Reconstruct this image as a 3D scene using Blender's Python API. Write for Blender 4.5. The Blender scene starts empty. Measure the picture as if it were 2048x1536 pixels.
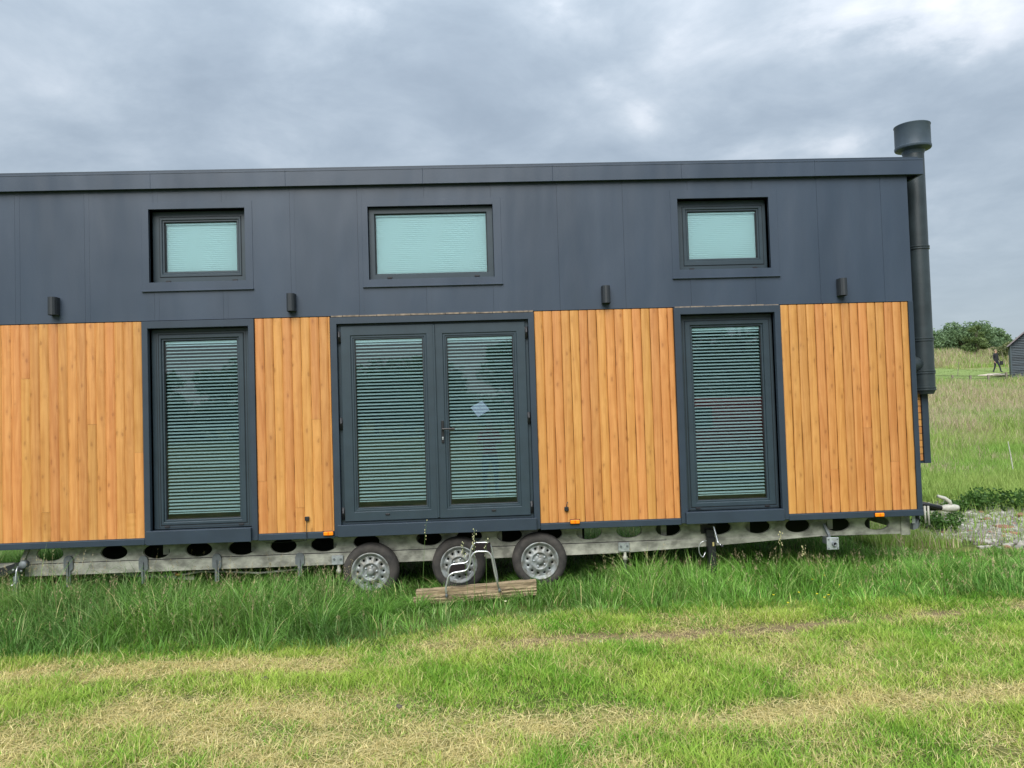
import bpy, bmesh, math, random
import numpy as np
from mathutils import Vector, Matrix
random.seed(7); RNG = np.random.default_rng(11)
S = bpy.context.scene
C = S.collection
PI = math.pi

# ---------------------------------------------------------------- camera
CAMD, CAMH = 7.9, 1.70            # metres in front of the house wall, height of the lens (ground lies at -0.17)
YAW, PITCH, ROLL, FPX = math.radians(2.358), math.radians(1.809), math.radians(-1.792), 1540.0
fwd = Vector((math.sin(YAW)*math.cos(PITCH), math.cos(YAW)*math.cos(PITCH), math.sin(PITCH)))
rt0 = Vector((math.cos(YAW), -math.sin(YAW), 0)); up0 = rt0.cross(fwd)
rt = rt0*math.cos(ROLL) + up0*math.sin(ROLL); up = -rt0*math.sin(ROLL) + up0*math.cos(ROLL)
cam_d = bpy.data.cameras.new('camera'); cam = bpy.data.objects.new('camera', cam_d); C.objects.link(cam)
cam_d.sensor_width = 36; cam_d.lens = 36*FPX/2048; cam_d.clip_start = 0.05; cam_d.clip_end = 2000
M4 = Matrix((rt, up, -fwd)).transposed().to_4x4(); M4.translation = (0, -CAMD, CAMH)
cam.matrix_world = M4
S.camera = cam

def ray(px, py):
    return fwd + rt*((px-1024)/FPX) - up*((py-768)/FPX)
def at(px, py, Y=0.0):
    d = ray(px, py); t = (CAMD+Y)/d.y
    return Vector((d.x*t, Y, CAMH+d.z*t))
GZ = -0.17
def on_ground(px, py, z=GZ):
    d = ray(px, py); t = (z-CAMH)/d.z
    return Vector((d.x*t, d.y*t-CAMD, z))

# ---------------------------------------------------------------- world, sun, exposure
SUN_EL, SUN_AZ = math.radians(46), math.radians(194)      # azimuth from +Y clockwise: behind the camera
world = bpy.data.worlds.new("World"); S.world = world; world.use_nodes = True
nt = world.node_tree; N = nt.nodes; L = nt.links; N.clear()
def nd(t, **k):
    n = N.new(t)
    for a, b in k.items(): setattr(n, a, b)
    return n
def lk(a, b): L.new(a, b)
out = nd('ShaderNodeOutputWorld'); bg = nd('ShaderNodeBackground'); bg.inputs['Strength'].default_value = 0.10
lk(bg.outputs[0], out.inputs[0])
sky = nd('ShaderNodeTexSky', sky_type='NISHITA'); sky.sun_disc = False
sky.sun_elevation = SUN_EL; sky.sun_rotation = SUN_AZ; sky.dust_density = 2.0
tc = nd('ShaderNodeTexCoord'); sep = nd('ShaderNodeSeparateXYZ'); lk(tc.outputs['Generated'], sep.inputs[0])
def mth(op, a, b=None, c=None, clamp=False):
    n = nd('ShaderNodeMath', operation=op); n.use_clamp = clamp
    for i, v in enumerate((a, b, c)):
        if v is None: continue
        if isinstance(v, (int, float)): n.inputs[i].default_value = v
        else: lk(v, n.inputs[i])
    return n.outputs[0]
zc = mth('MAXIMUM', sep.outputs[2], 0.0); zd = mth('ADD', zc, 0.16)
px_ = mth('DIVIDE', sep.outputs[0], zd); py_ = mth('DIVIDE', sep.outputs[1], zd)
cmb = nd('ShaderNodeCombineXYZ'); lk(px_, cmb.inputs[0]); lk(py_, cmb.inputs[1])
def noise(vec, scale, detail=6, rough=.55, dist=0.0, off=(0,0,0), sc=(1,1,1), rot=0):
    mp = nd('ShaderNodeMapping'); mp.inputs['Location'].default_value = off; mp.inputs['Scale'].default_value = sc
    mp.inputs['Rotation'].default_value = (0, 0, rot)
    lk(vec, mp.inputs[0]); n = nd('ShaderNodeTexNoise'); n.inputs['Scale'].default_value = scale
    n.inputs['Detail'].default_value = detail; n.inputs['Roughness'].default_value = rough; n.inputs['Distortion'].default_value = dist
    lk(mp.outputs[0], n.inputs['Vector']); return n.outputs['Fac']
big = noise(cmb.outputs[0], 0.8, 6, .55, .35, off=(1.3, 4.4, 0), rot=.6, sc=(1.0, .7, 1))
mid = noise(cmb.outputs[0], 2.6, 9, .6, .3, off=(6.1, 1.2, 0), rot=.6)
cl = mth('ADD', mth('MULTIPLY', big, .62), mth('MULTIPLY', mid, .38))
# thin places of the cloud deck, where it glows whiter
def spot(px, py, w, amp, stretch=1.0):
    d = ray(px, py).normalized()
    mp = nd('ShaderNodeVectorMath', operation='SUBTRACT'); lk(tc.outputs['Generated'], mp.inputs[0]); mp.inputs[1].default_value = d
    sc = nd('ShaderNodeVectorMath', operation='MULTIPLY'); lk(mp.outputs[0], sc.inputs[0]); sc.inputs[1].default_value = (1/(w*stretch), 1/(w*stretch), 1/w)
    ln = nd('ShaderNodeVectorMath', operation='LENGTH'); lk(sc.outputs[0], ln.inputs[0])
    g = mth('SUBTRACT', 1.0, ln.outputs['Value'], clamp=True)
    return mth('MULTIPLY', mth('MULTIPLY', g, g), amp)
spots = [spot(745, 30, .10, .55, 1.5), spot(1120, 10, .10, .5, 1.8), spot(1285, 235, .055, .7, 1.0), spot(1330, 60, .10, .35, 1.4),
         spot(1720, 20, .12, .75, 1.6), spot(1900, 20, .11, .6, 1.5), spot(1690, 290, .06, .8, 2.4), spot(1490, 305, .05, .45, 2.2),
         spot(2000, 60, .1, .5, 1.5), spot(1200, 170, .04, .5, 1.3), spot(560, 160, .12, .2, 2.5)]
acc = spots[0]
for s_ in spots[1:]: acc = mth('ADD', acc, s_)
brk = noise(tc.outputs['Generated'], 8.0, 6, .58, .15, off=(5, 1, 4), sc=(1, 1, 2.0))
brk2 = mth('MULTIPLY', mth('SUBTRACT', brk, .36, clamp=True), 4.2)
acc = mth('MULTIPLY', acc, mth('ADD', .28, mth('MULTIPLY', brk2, .62)))
clf = mth('ADD', cl, mth('MULTIPLY', acc, .36))
ramp = nd('ShaderNodeValToRGB'); lk(clf, ramp.inputs[0]); r = ramp.color_ramp; r.interpolation = 'B_SPLINE'
r.elements[0].position = .37; r.elements[0].color = (.275, .335, .405, 1)
r.elements[1].position = .92; r.elements[1].color = (.95, .96, 1.0, 1)
for p_, c_ in ((.455, (.325, .39, .465)), (.54, (.405, .475, .550)), (.645, (.56, .62, .69))):
    e = r.elements.new(p_); e.color = (*c_, 1)
# paler, bluer towards the horizon
hz = mth('POWER', mth('SUBTRACT', 1.0, mth('MULTIPLY', zc, 2.6), clamp=True), 1.7)
hmix = nd('ShaderNodeMixRGB'); lk(mth('MULTIPLY', hz, .80), hmix.inputs[0]); lk(ramp.outputs[0], hmix.inputs[1]); hmix.inputs[2].default_value = (.54, .63, .70, 1)
# overcast skies are brighter overhead (CIE overcast law)
zen = mth('ADD', .80, mth('MULTIPLY', mth('POWER', zc, 1.6), 1.5))
vm = nd('ShaderNodeVectorMath', operation='SCALE'); lk(hmix.outputs[0], vm.inputs[0]); lk(mth('MULTIPLY', zen, 3.75), vm.inputs['Scale'])
smix = nd('ShaderNodeMixRGB'); smix.inputs[0].default_value = .94; lk(sky.outputs[0], smix.inputs[1]); lk(vm.outputs[0], smix.inputs[2])
lk(smix.outputs[0], bg.inputs['Color'])

sun_d = bpy.data.lights.new('sun', 'SUN'); sun = bpy.data.objects.new('sun', sun_d); C.objects.link(sun)
sun_d.energy = 1.5; sun_d.angle = math.radians(50); sun_d.color = (1, .97, .92)
sv = Vector((math.sin(SUN_AZ)*math.cos(SUN_EL), math.cos(SUN_AZ)*math.cos(SUN_EL), math.sin(SUN_EL)))
sun.rotation_euler = sv.to_track_quat('Z', 'Y').to_euler()
S.view_settings.view_transform = 'Standard'; S.view_settings.look = 'None'; S.view_settings.gamma = 1
S.view_settings.use_curve_mapping = False; S.view_settings.exposure = 1.6
S.cycles.transparent_max_bounces = 16; S.cycles.max_bounces = 8

# ---------------------------------------------------------------- materials
def new_mat(name):
    m = bpy.data.materials.new(name); m.use_nodes = True
    t = m.node_tree; b = t.nodes['Principled BSDF']; return m, t, b
def tnode(t, kind, **k):
    n = t.nodes.new(kind)
    for a, v in k.items():
        if hasattr(n, a): setattr(n, a, v)
    return n
def mat(name, col, rough=.6, metal=0.0, var=0.0, vscale=4.0, bump=0.0, bscale=40.0, col2=None, spec=None, sc=(1,1,1), rand=0.0, dirt=None):
    m, t, b = new_mat(name)
    b.inputs['Base Color'].default_value = (*col, 1); b.inputs['Roughness'].default_value = rough; b.inputs['Metallic'].default_value = metal
    if spec is not None: b.inputs['Specular IOR Level'].default_value = spec
    co = tnode(t, 'ShaderNodeTexCoord'); mp = tnode(t, 'ShaderNodeMapping'); mp.inputs['Scale'].default_value = sc
    t.links.new(co.outputs['Object'], mp.inputs[0])
    last = None
    if var > 0 or col2:
        n = tnode(t, 'ShaderNodeTexNoise'); n.inputs['Scale'].default_value = vscale; n.inputs['Detail'].default_value = 7; n.inputs['Roughness'].default_value = .6
        t.links.new(mp.outputs[0], n.inputs['Vector'])
        rp = tnode(t, 'ShaderNodeValToRGB'); t.links.new(n.outputs['Fac'], rp.inputs[0])
        c2 = col2 if col2 else tuple(max(0, c*(1-var)) for c in col)
        rp.color_ramp.elements[0].position = .36; rp.color_ramp.elements[1].position = .64
        rp.color_ramp.elements[0].color = (*c2, 1); rp.color_ramp.elements[1].color = (*[min(1, c*(1+(var if not col2 else 0)*.5)) for c in col], 1)
        last = rp.outputs[0]
    if rand > 0:
        oi = tnode(t, 'ShaderNodeObjectInfo'); hs = tnode(t, 'ShaderNodeHueSaturation')
        mr = tnode(t, 'ShaderNodeMapRange'); mr.inputs[3].default_value = 1-rand; mr.inputs[4].default_value = 1+rand
        t.links.new(oi.outputs['Random'], mr.inputs[0]); t.links.new(mr.outputs[0], hs.inputs['Value'])
        if last: t.links.new(last, hs.inputs['Color'])
        else: hs.inputs['Color'].default_value = (*col, 1)
        last = hs.outputs[0]
    if last: t.links.new(last, b.inputs['Base Color'])
    if bump > 0:
        n2 = tnode(t, 'ShaderNodeTexNoise'); n2.inputs['Scale'].default_value = bscale; n2.inputs['Detail'].default_value = 6
        t.links.new(mp.outputs[0], n2.inputs['Vector'])
        bp = tnode(t, 'ShaderNodeBump'); bp.inputs['Strength'].default_value = bump; bp.inputs['Distance'].default_value = .02
        t.links.new(n2.outputs['Fac'], bp.inputs['Height']); t.links.new(bp.outputs[0], b.inputs['Normal'])
    return m

def wood_mat():
    m, t, b = new_mat('oiled_larch'); n = t.nodes; l = t.links
    co = tnode(t, 'ShaderNodeTexCoord'); oi = tnode(t, 'ShaderNodeObjectInfo')
    rv = tnode(t, 'ShaderNodeVectorMath', operation='SCALE'); cb = tnode(t, 'ShaderNodeCombineXYZ')
    l.new(oi.outputs['Random'], cb.inputs[0]); l.new(oi.outputs['Random'], cb.inputs[2]); l.new(cb.outputs[0], rv.inputs[0]); rv.inputs['Scale'].default_value = 37.0
    ad = tnode(t, 'ShaderNodeVectorMath', operation='ADD'); l.new(co.outputs['Object'], ad.inputs[0]); l.new(rv.outputs[0], ad.inputs[1])
    def nz(scale, sc, detail=5, dist=0.0):
        mp = tnode(t, 'ShaderNodeMapping'); mp.inputs['Scale'].default_value = sc; l.new(ad.outputs[0], mp.inputs[0])
        q = tnode(t, 'ShaderNodeTexNoise'); q.inputs['Scale'].default_value = scale; q.inputs['Detail'].default_value = detail; q.inputs['Distortion'].default_value = dist
        l.new(mp.outputs[0], q.inputs['Vector']); return q.outputs['Fac']
    grain = nz(20, (1, 1, .05), 5, 1.8)
    cloud = nz(3.2, (1.5, 1, .9), 6, .8)
    rp = tnode(t, 'ShaderNodeValToRGB'); l.new(grain, rp.inputs[0])
    e = rp.color_ramp.elements; e[0].position = .33; e[0].color = (.49, .212, .055, 1); e[1].position = .62; e[1].color = (.60, .290, .088, 1)
    rp2 = tnode(t, 'ShaderNodeValToRGB'); l.new(cloud, rp2.inputs[0])
    e = rp2.color_ramp.elements; e[0].position = .32; e[0].color = (.90, .85, .78, 1); e[1].position = .66; e[1].color = (1, 1, 1, 1)
    mu = tnode(t, 'ShaderNodeMixRGB', blend_type='MULTIPLY'); mu.inputs[0].default_value = 1; l.new(rp.outputs[0], mu.inputs[1]); l.new(rp2.outputs[0], mu.inputs[2])
    # knots
    mp = tnode(t, 'ShaderNodeMapping'); mp.inputs['Scale'].default_value = (13, 13, 5.6); l.new(ad.outputs[0], mp.inputs[0])
    vo = tnode(t, 'ShaderNodeTexVoronoi'); vo.inputs['Scale'].default_value = 1.0; vo.inputs['Randomness'].default_value = 1; l.new(mp.outputs[0], vo.inputs['Vector'])
    wob = nz(30, (1, 1, 1), 3); dm = tnode(t, 'ShaderNodeMath', operation='MULTIPLY_ADD'); l.new(wob, dm.inputs[0]); dm.inputs[1].default_value = .22; l.new(vo.outputs['Distance'], dm.inputs[2])
    kr = tnode(t, 'ShaderNodeValToRGB'); l.new(dm.outputs[0], kr.inputs[0]); e = kr.color_ramp.elements
    e[0].position = .20; e[0].color = (1, 1, 1, 1); e[1].position = .30; e[1].color = (0, 0, 0, 1)
    rg = tnode(t, 'ShaderNodeValToRGB'); l.new(dm.outputs[0], rg.inputs[0]); e = rg.color_ramp.elements
    e[0].position = .24; e[0].color = (0, 0, 0, 1); e[1].position = .46; e[1].color = (0, 0, 0, 1); q = rg.color_ramp.elements.new(.33); q.color = (1, 1, 1, 1)
    mk = tnode(t, 'ShaderNodeMixRGB'); mk.inputs[2].default_value = (.30, .115, .028, 1); l.new(mu.outputs[0], mk.inputs[1])
    h1 = tnode(t, 'ShaderNodeMath', operation='MULTIPLY'); l.new(kr.outputs[0], h1.inputs[0]); h1.inputs[1].default_value = .68; l.new(h1.outputs[0], mk.inputs[0])
    mr2 = tnode(t, 'ShaderNodeMixRGB'); mr2.inputs[2].default_value = (.42, .185, .048, 1); l.new(mk.outputs[0], mr2.inputs[1])
    h2 = tnode(t, 'ShaderNodeMath', operation='MULTIPLY'); l.new(rg.outputs[0], h2.inputs[0]); h2.inputs[1].default_value = .36; l.new(h2.outputs[0], mr2.inputs[0])
    hs = tnode(t, 'ShaderNodeHueSaturation'); l.new(mr2.outputs[0], hs.inputs['Color'])
    a1 = tnode(t, 'ShaderNodeMapRange'); l.new(oi.outputs['Random'], a1.inputs[0]); a1.inputs[3].default_value = .88; a1.inputs[4].default_value = 1.07; l.new(a1.outputs[0], hs.inputs['Value'])
    wn = tnode(t, 'ShaderNodeTexWhiteNoise', noise_dimensions='1D'); l.new(oi.outputs['Random'], wn.inputs['W'])
    a2 = tnode(t, 'ShaderNodeMapRange'); l.new(wn.outputs['Value'], a2.inputs[0]); a2.inputs[3].default_value = .493; a2.inputs[4].default_value = .507; l.new(a2.outputs[0], hs.inputs['Hue'])
    l.new(hs.outputs[0], b.inputs['Base Color']); b.inputs['Roughness'].default_value = .48
    bp = tnode(t, 'ShaderNodeBump'); bp.inputs['Strength'].default_value = .25; bp.inputs['Distance'].default_value = .004; l.new(grain, bp.inputs['Height']); l.new(bp.outputs[0], b.inputs['Normal'])
    return m

def sheet_mat():                       # powder coated anthracite steel sheet, slightly oil-canned, with dusty streaks
    m, t, b = new_mat('anthracite_sheet'); l = t.links
    co = tnode(t, 'ShaderNodeTexCoord')
    def nz(scale, sc, detail=4):
        mp = tnode(t, 'ShaderNodeMapping'); mp.inputs['Scale'].default_value = sc; l.new(co.outputs['Object'], mp.inputs[0])
        q = tnode(t, 'ShaderNodeTexNoise'); q.inputs['Scale'].default_value = scale; q.inputs['Detail'].default_value = detail; l.new(mp.outputs[0], q.inputs['Vector']); return q.outputs['Fac']
    rp = tnode(t, 'ShaderNodeValToRGB'); l.new(nz(2.6, (1, 1, .16), 9), rp.inputs[0]); e = rp.color_ramp.elements
    e[0].position = .35; e[0].color = (.032, .048, .074, 1); e[1].position = .68; e[1].color = (.040, .059, .090, 1)
    l.new(rp.outputs[0], b.inputs['Base Color'])
    mr = tnode(t, 'ShaderNodeMapRange'); l.new(nz(2.0, (1, 1, .5), 6), mr.inputs[0]); mr.inputs[3].default_value = .28; mr.inputs[4].default_value = .52; l.new(mr.outputs[0], b.inputs['Roughness'])
    bp = tnode(t, 'ShaderNodeBump'); bp.inputs['Strength'].default_value = .8; bp.inputs['Distance'].default_value = .03; l.new(nz(1.3, (1.6, 1, .5), 2), bp.inputs['Height'])
    b2 = tnode(t, 'ShaderNodeBump'); b2.inputs['Strength'].default_value = .08; b2.inputs['Distance'].default_value = .001; l.new(nz(900, (1, 1, 1), 2), b2.inputs['Height']); l.new(bp.outputs[0], b2.inputs['Normal'])
    l.new(b2.outputs[0], b.inputs['Normal'])
    return m

def pane_mat(name='window_glass', tint=(.76, .96, .97)):
    m = bpy.data.materials.new(name); m.use_nodes = True; t = m.node_tree; t.nodes.clear()
    o = tnode(t, 'ShaderNodeOutputMaterial'); mx = tnode(t, 'ShaderNodeMixShader'); tr = tnode(t, 'ShaderNodeBsdfTransparent'); gl = tnode(t, 'ShaderNodeBsdfGlossy')
    tr.inputs[0].default_value = (*tint, 1); gl.inputs['Roughness'].default_value = .0; gl.inputs[0].default_value = (.95, 1, 1, 1)
    fr = tnode(t, 'ShaderNodeFresnel'); fr.inputs[0].default_value = 1.5
    m2 = tnode(t, 'ShaderNodeMath', operation='MULTIPLY'); m2.inputs[1].default_value = 2.4; m2.use_clamp = True
    n = tnode(t, 'ShaderNodeTexNoise'); n.inputs['Scale'].default_value = 1.2; co = tnode(t, 'ShaderNodeTexCoord'); t.links.new(co.outputs['Object'], n.inputs['Vector'])
    bp = tnode(t, 'ShaderNodeBump'); bp.inputs['Strength'].default_value = .03; bp.inputs['Distance'].default_value = .004; t.links.new(n.outputs['Fac'], bp.inputs['Height']); t.links.new(bp.outputs[0], gl.inputs['Normal'])
    t.links.new(fr.outputs[0], m2.inputs[0]); t.links.new(m2.outputs[0], mx.inputs[0]); t.links.new(tr.outputs[0], mx.inputs[1]); t.links.new(gl.outputs[0], mx.inputs[2]); t.links.new(mx.outputs[0], o.inputs[0])
    return m

def leaf_mat(name, rough=.55, trans=.35):
    m = bpy.data.materials.new(name); m.use_nodes = True; t = m.node_tree; b = t.nodes['Principled BSDF']; o = t.nodes['Material Output']
    at_ = tnode(t, 'ShaderNodeAttribute'); at_.attribute_name = 'col'
    t.links.new(at_.outputs['Color'], b.inputs['Base Color']); b.inputs['Roughness'].default_value = rough; b.inputs['Specular IOR Level'].default_value = .25
    tl = tnode(t, 'ShaderNodeBsdfTranslucent'); t.links.new(at_.outputs['Color'], tl.inputs[0]); mx = tnode(t, 'ShaderNodeMixShader'); mx.inputs[0].default_value = trans
    t.links.new(b.outputs[0], mx.inputs[1]); t.links.new(tl.outputs[0], mx.inputs[2]); t.links.new(mx.outputs[0], o.inputs[0])
    return m

WOOD = wood_mat(); SHEET = sheet_mat(); GLASS = pane_mat()
PVC = mat('anthracite_window_profile', (.026, .044, .058), .42, var=.12, vscale=6)
PVCD = mat('black_gasket', (.008, .010, .012), .6)
TRIM = mat('anthracite_trim', (.027, .042, .062), .40, var=.12, vscale=3, bump=.03, bscale=300)
DIAMOND = bpy.data.materials.new('pale_blue_translucent'); DIAMOND.use_nodes = True; _t = DIAMOND.node_tree; _m = tnode(_t, 'ShaderNodeMixShader'); _m.inputs[0].default_value = .24
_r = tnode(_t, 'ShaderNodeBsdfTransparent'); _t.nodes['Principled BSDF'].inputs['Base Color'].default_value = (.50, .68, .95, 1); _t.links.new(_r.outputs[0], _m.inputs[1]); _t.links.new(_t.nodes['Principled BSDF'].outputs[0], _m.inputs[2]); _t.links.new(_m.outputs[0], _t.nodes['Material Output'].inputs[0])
BLIND = mat('white_blind_slat', (.85, .88, .90), .45)
INNER = mat('dark_interior', (.035, .05, .05), .9)
STEEL = mat('galvanised_steel', (.41, .41, .35), .6, metal=.1, var=.48, vscale=7, bump=.12, bscale=60, sc=(1, 1, 1.6))
STEEL2 = mat('bright_zinc', (.50, .54, .56), .42, metal=.55, var=.25, vscale=30, bump=.1, bscale=90)
BRACK = mat('dull_grey_bracket', (.16, .18, .19), .6, metal=.2, var=.2, vscale=20)
BLACK = mat('black_plastic', (.012, .013, .016), .45, var=.2, vscale=30)
LAMPBODY = mat('black_lamp_housing', (.022, .027, .033), .5)
RUBBER = mat('tyre_rubber', (.058, .052, .047), .9, col2=(.025, .024, .023), vscale=9, bump=.2, bscale=120)
RIM = mat('painted_steel_rim', (.30, .33, .335), .48, metal=.3, var=.45, vscale=14, col2=(.13, .125, .105))
DARKM = mat('dark_undercarriage', (.02, .02, .02), .9)
AMBER = mat('amber_lens', (.95, .26, .01), .25)
TUBE = mat('chromed_tube', (.62, .64, .66), .28, metal=.75, var=.15, vscale=20)
TREAD = mat('ribbed_black_tread', (.020, .016, .016), .95, spec=.05, bump=.4, bscale=160)
OLDWOOD = mat('weathered_timber', (.46, .36, .22), .85, col2=(.12, .085, .05), vscale=11, bump=.6, bscale=40, sc=(.22, 4, 9))
BATTEN = mat('weathered_batten', (.30, .24, .18), .9, col2=(.12, .10, .08), vscale=16)
FLUEM = mat('black_flue_enamel', (.030, .042, .048), .38, var=.25, vscale=5, bump=.03, bscale=60)
CAPM = mat('flue_cap_enamel', (.060, .085, .112), .45, var=.15, vscale=8)
BARK = mat('bark', (.09, .075, .055), .9, var=.3, vscale=8)
WHITEP = mat('off_white_paint', (.50, .49, .43), .5, var=.2, vscale=20)

# ---------------------------------------------------------------- helpers
def tag(o, label=None, cat=None, group=None, kind=None):
    if label: o['label'] = label
    if cat: o['category'] = cat
    if group: o['group'] = group
    if kind: o['kind'] = kind
    return o
def empty(name, loc=(0,0,0), rz=0, **k):
    o = bpy.data.objects.new(name, None); C.objects.link(o); o.location = loc; o.rotation_euler = (0, 0, rz); o.empty_display_size = .2
    return tag(o, **k)
def obj(name, bm, m, parent=None, smooth=False):
    if isinstance(bm, bmesh.types.BMesh):
        if len(bm.faces) > 1: bmesh.ops.recalc_face_normals(bm, faces=bm.faces)
        me = bpy.data.meshes.new(name); bm.to_mesh(me); bm.free()
    else: me = bm
    for x in (m if isinstance(m, (list, tuple)) else [m]): me.materials.append(x)
    if smooth: me.polygons.foreach_set('use_smooth', [True]*len(me.polygons))
    o = bpy.data.objects.new(name, me); C.objects.link(o)
    if parent: o.parent = parent
    return o
def link_copy(me, name, parent, loc=(0,0,0), rot=(0,0,0)):
    o = bpy.data.objects.new(name, me); C.objects.link(o); o.parent = parent; o.location = loc; o.rotation_euler = rot; return o
def box(bm, x0, x1, y0, y1, z0, z1, bev=0.0):
    g = bmesh.ops.create_cube(bm, size=1.0); vs = g['verts']
    for v in vs:
        v.co = Vector(((x0+x1)/2+v.co.x*(x1-x0), (y0+y1)/2+v.co.y*(y1-y0), (z0+z1)/2+v.co.z*(z1-z0)))
    if bev > 0:
        es = {e for v in vs for e in v.link_edges}
        bmesh.ops.bevel(bm, geom=list(es), offset=bev, segments=1, affect='EDGES', clamp_overlap=True)
    return vs
def bx(*a, bev=0.0):
    bm = bmesh.new(); box(bm, *a, bev=bev); return bm
def obox(bm, c, ax, ay, az, sx, sy, sz):
    vs = bmesh.ops.create_cube(bm, size=1.0)['verts']
    for v in vs: v.co = Vector(c)+Vector(ax)*v.co.x*sx+Vector(ay)*v.co.y*sy+Vector(az)*v.co.z*sz
def tube(bm, pts, r, n=8, cap=True):
    pts = [Vector(p) for p in pts]; rs = r if isinstance(r, (list, tuple)) else [r]*len(pts); rings = []
    for i, p in enumerate(pts):
        d = (pts[min(i+1, len(pts)-1)]-pts[max(i-1, 0)]).normalized()
        a = d.orthogonal().normalized() if i == 0 else (pa - d*pa.dot(d)).normalized()
        pa = a; b = d.cross(a)
        rings.append([bm.verts.new(p+(a*math.cos(2*PI*k/n)+b*math.sin(2*PI*k/n))*rs[i]) for k in range(n)])
    for i in range(len(rings)-1):
        for k in range(n):
            bm.faces.new((rings[i][k], rings[i][(k+1) % n], rings[i+1][(k+1) % n], rings[i+1][k]))
    if cap:
        bm.faces.new(rings[0][::-1]); bm.faces.new(rings[-1])
def rtube(pts, rad, seg=5):                # round the corners of a polyline
    pts = [Vector(p) for p in pts]; o = [pts[0]]
    for i in range(1, len(pts)-1):
        a, b, c = pts[i-1], pts[i], pts[i+1]; d1 = (a-b); d2 = (c-b); rr = min(rad, d1.length*.45, d2.length*.45)
        p0 = b+d1.normalized()*rr; p1 = b+d2.normalized()*rr
        for k in range(seg+1):
            t = k/seg; o.append(p0*(1-t)**2+b*2*t*(1-t)+p1*t*t)
    o.append(pts[-1]); return o
def lathe(bm, prof, n=32, c=(0,0,0), axis='Y'):    # prof: (radius, along-axis)
    rings = []
    for r_, h_ in prof:
        ring = []
        for k in range(n):
            a = 2*PI*k/n; u, v = r_*math.cos(a), r_*math.sin(a)
            p = {'Y': (u, h_, v), 'Z': (u, v, h_), 'X': (h_, u, v)}[axis]
            ring.append(bm.verts.new(Vector(c)+Vector(p)))
        rings.append(ring)
    for i in range(len(rings)-1):
        for k in range(n): bm.faces.new((rings[i][k], rings[i][(k+1) % n], rings[i+1][(k+1) % n], rings[i+1][k]))
    return rings
def ring(bm, o, i, yf, yb, bev=.003):      # mitred frame: o and i = (x0, x1, z0, z1); front at yf, back at yb
    def rect(q, y, s=0.0): return [bm.verts.new((x, y, z)) for x, z in ((q[0]+s, q[2]+s), (q[1]-s, q[2]+s), (q[1]-s, q[3]-s), (q[0]+s, q[3]-s))]
    loops = [rect(o, yb), rect(o, yf+bev), rect(o, yf, bev), rect(i, yf, -bev), rect(i, yf+bev), rect(i, yb)]
    loops.append(loops[0])
    for a, b in zip(loops, loops[1:]):
        for k in range(4): bm.faces.new((a[k], a[(k+1) % 4], b[(k+1) % 4], b[k]))
def ringo(name, o, i, yf, yb, m, parent, bev=.003):
    bm = bmesh.new(); ring(bm, o, i, yf, yb, bev); return obj(name, bm, m, parent)
def cell_hole(bm, x0, x1, z0, z1, cx, cz, rx, rz, y, depth, f=None, n=24):   # rectangle with an elliptic hole and a turned-in lip
    inn, outr, back = [], [], []
    for k in range(n):
        a = 2*PI*k/n; dx, dz = math.cos(a)*rx, math.sin(a)*rz
        t = min(((x1-cx)/dx if dx > 1e-9 else (x0-cx)/dx if dx < -1e-9 else 1e9), ((z1-cz)/dz if dz > 1e-9 else (z0-cz)/dz if dz < -1e-9 else 1e9))
        F = f or (lambda a_, b_, c_: (a_, b_, c_))
        inn.append(bm.verts.new(F(cx+dx, y, cz+dz))); outr.append(bm.verts.new(F(cx+dx*t, y, cz+dz*t))); back.append(bm.verts.new(F(cx+dx*.96, y+depth, cz+dz*.96)))
    for k in range(n):
        j = (k+1) % n
        bm.faces.new((outr[k], outr[j], inn[j], inn[k])); bm.faces.new((inn[k], inn[j], back[j], back[k]))
    # corners
    F = f or (lambda a_, b_, c_: (a_, b_, c_))
    for X, Z in ((x0, z0), (x1, z0), (x1, z1), (x0, z1)):
        best = None
        for k in range(n):
            j = (k+1) % n; p, q = outr[k], outr[j]
            a0 = math.atan2((Z-cz)/rz, (X-cx)/rx) % (2*PI)
            if 2*PI*k/n < a0 < 2*PI*(k+1)/n: best = (p, q)
        if best: bm.faces.new((best[0], bm.verts.new(F(X, y, Z)), best[1]))

# smooth 2-D value noise for numpy
def vnoise(x, y, s, seed=0, octv=3):
    tot = np.zeros_like(x); amp = 1; nrm = 0
    for o in range(octv):
        xs, ys = x*s*(2**o)+seed*17.3+o*5.1, y*s*(2**o)-seed*9.7+o*3.3
        xi, yi = np.floor(xs).astype(np.int64), np.floor(ys).astype(np.int64); fx, fy = xs-xi, ys-yi
        fx = fx*fx*(3-2*fx); fy = fy*fy*(3-2*fy)
        def h(a, b):
            v = (a*374761393+b*668265263+seed*1442695041+o*97) & 0xffffffff
            v = ((v ^ (v >> 13))*1274126177) & 0xffffffff
            return ((v ^ (v >> 16)) & 0xffff)/65535.0
        tot += amp*((h(xi, yi)*(1-fx)+h(xi+1, yi)*fx)*(1-fy)+(h(xi, yi+1)*(1-fx)+h(xi+1, yi+1)*fx)*fy); nrm += amp; amp *= .5
    return tot/nrm

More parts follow.
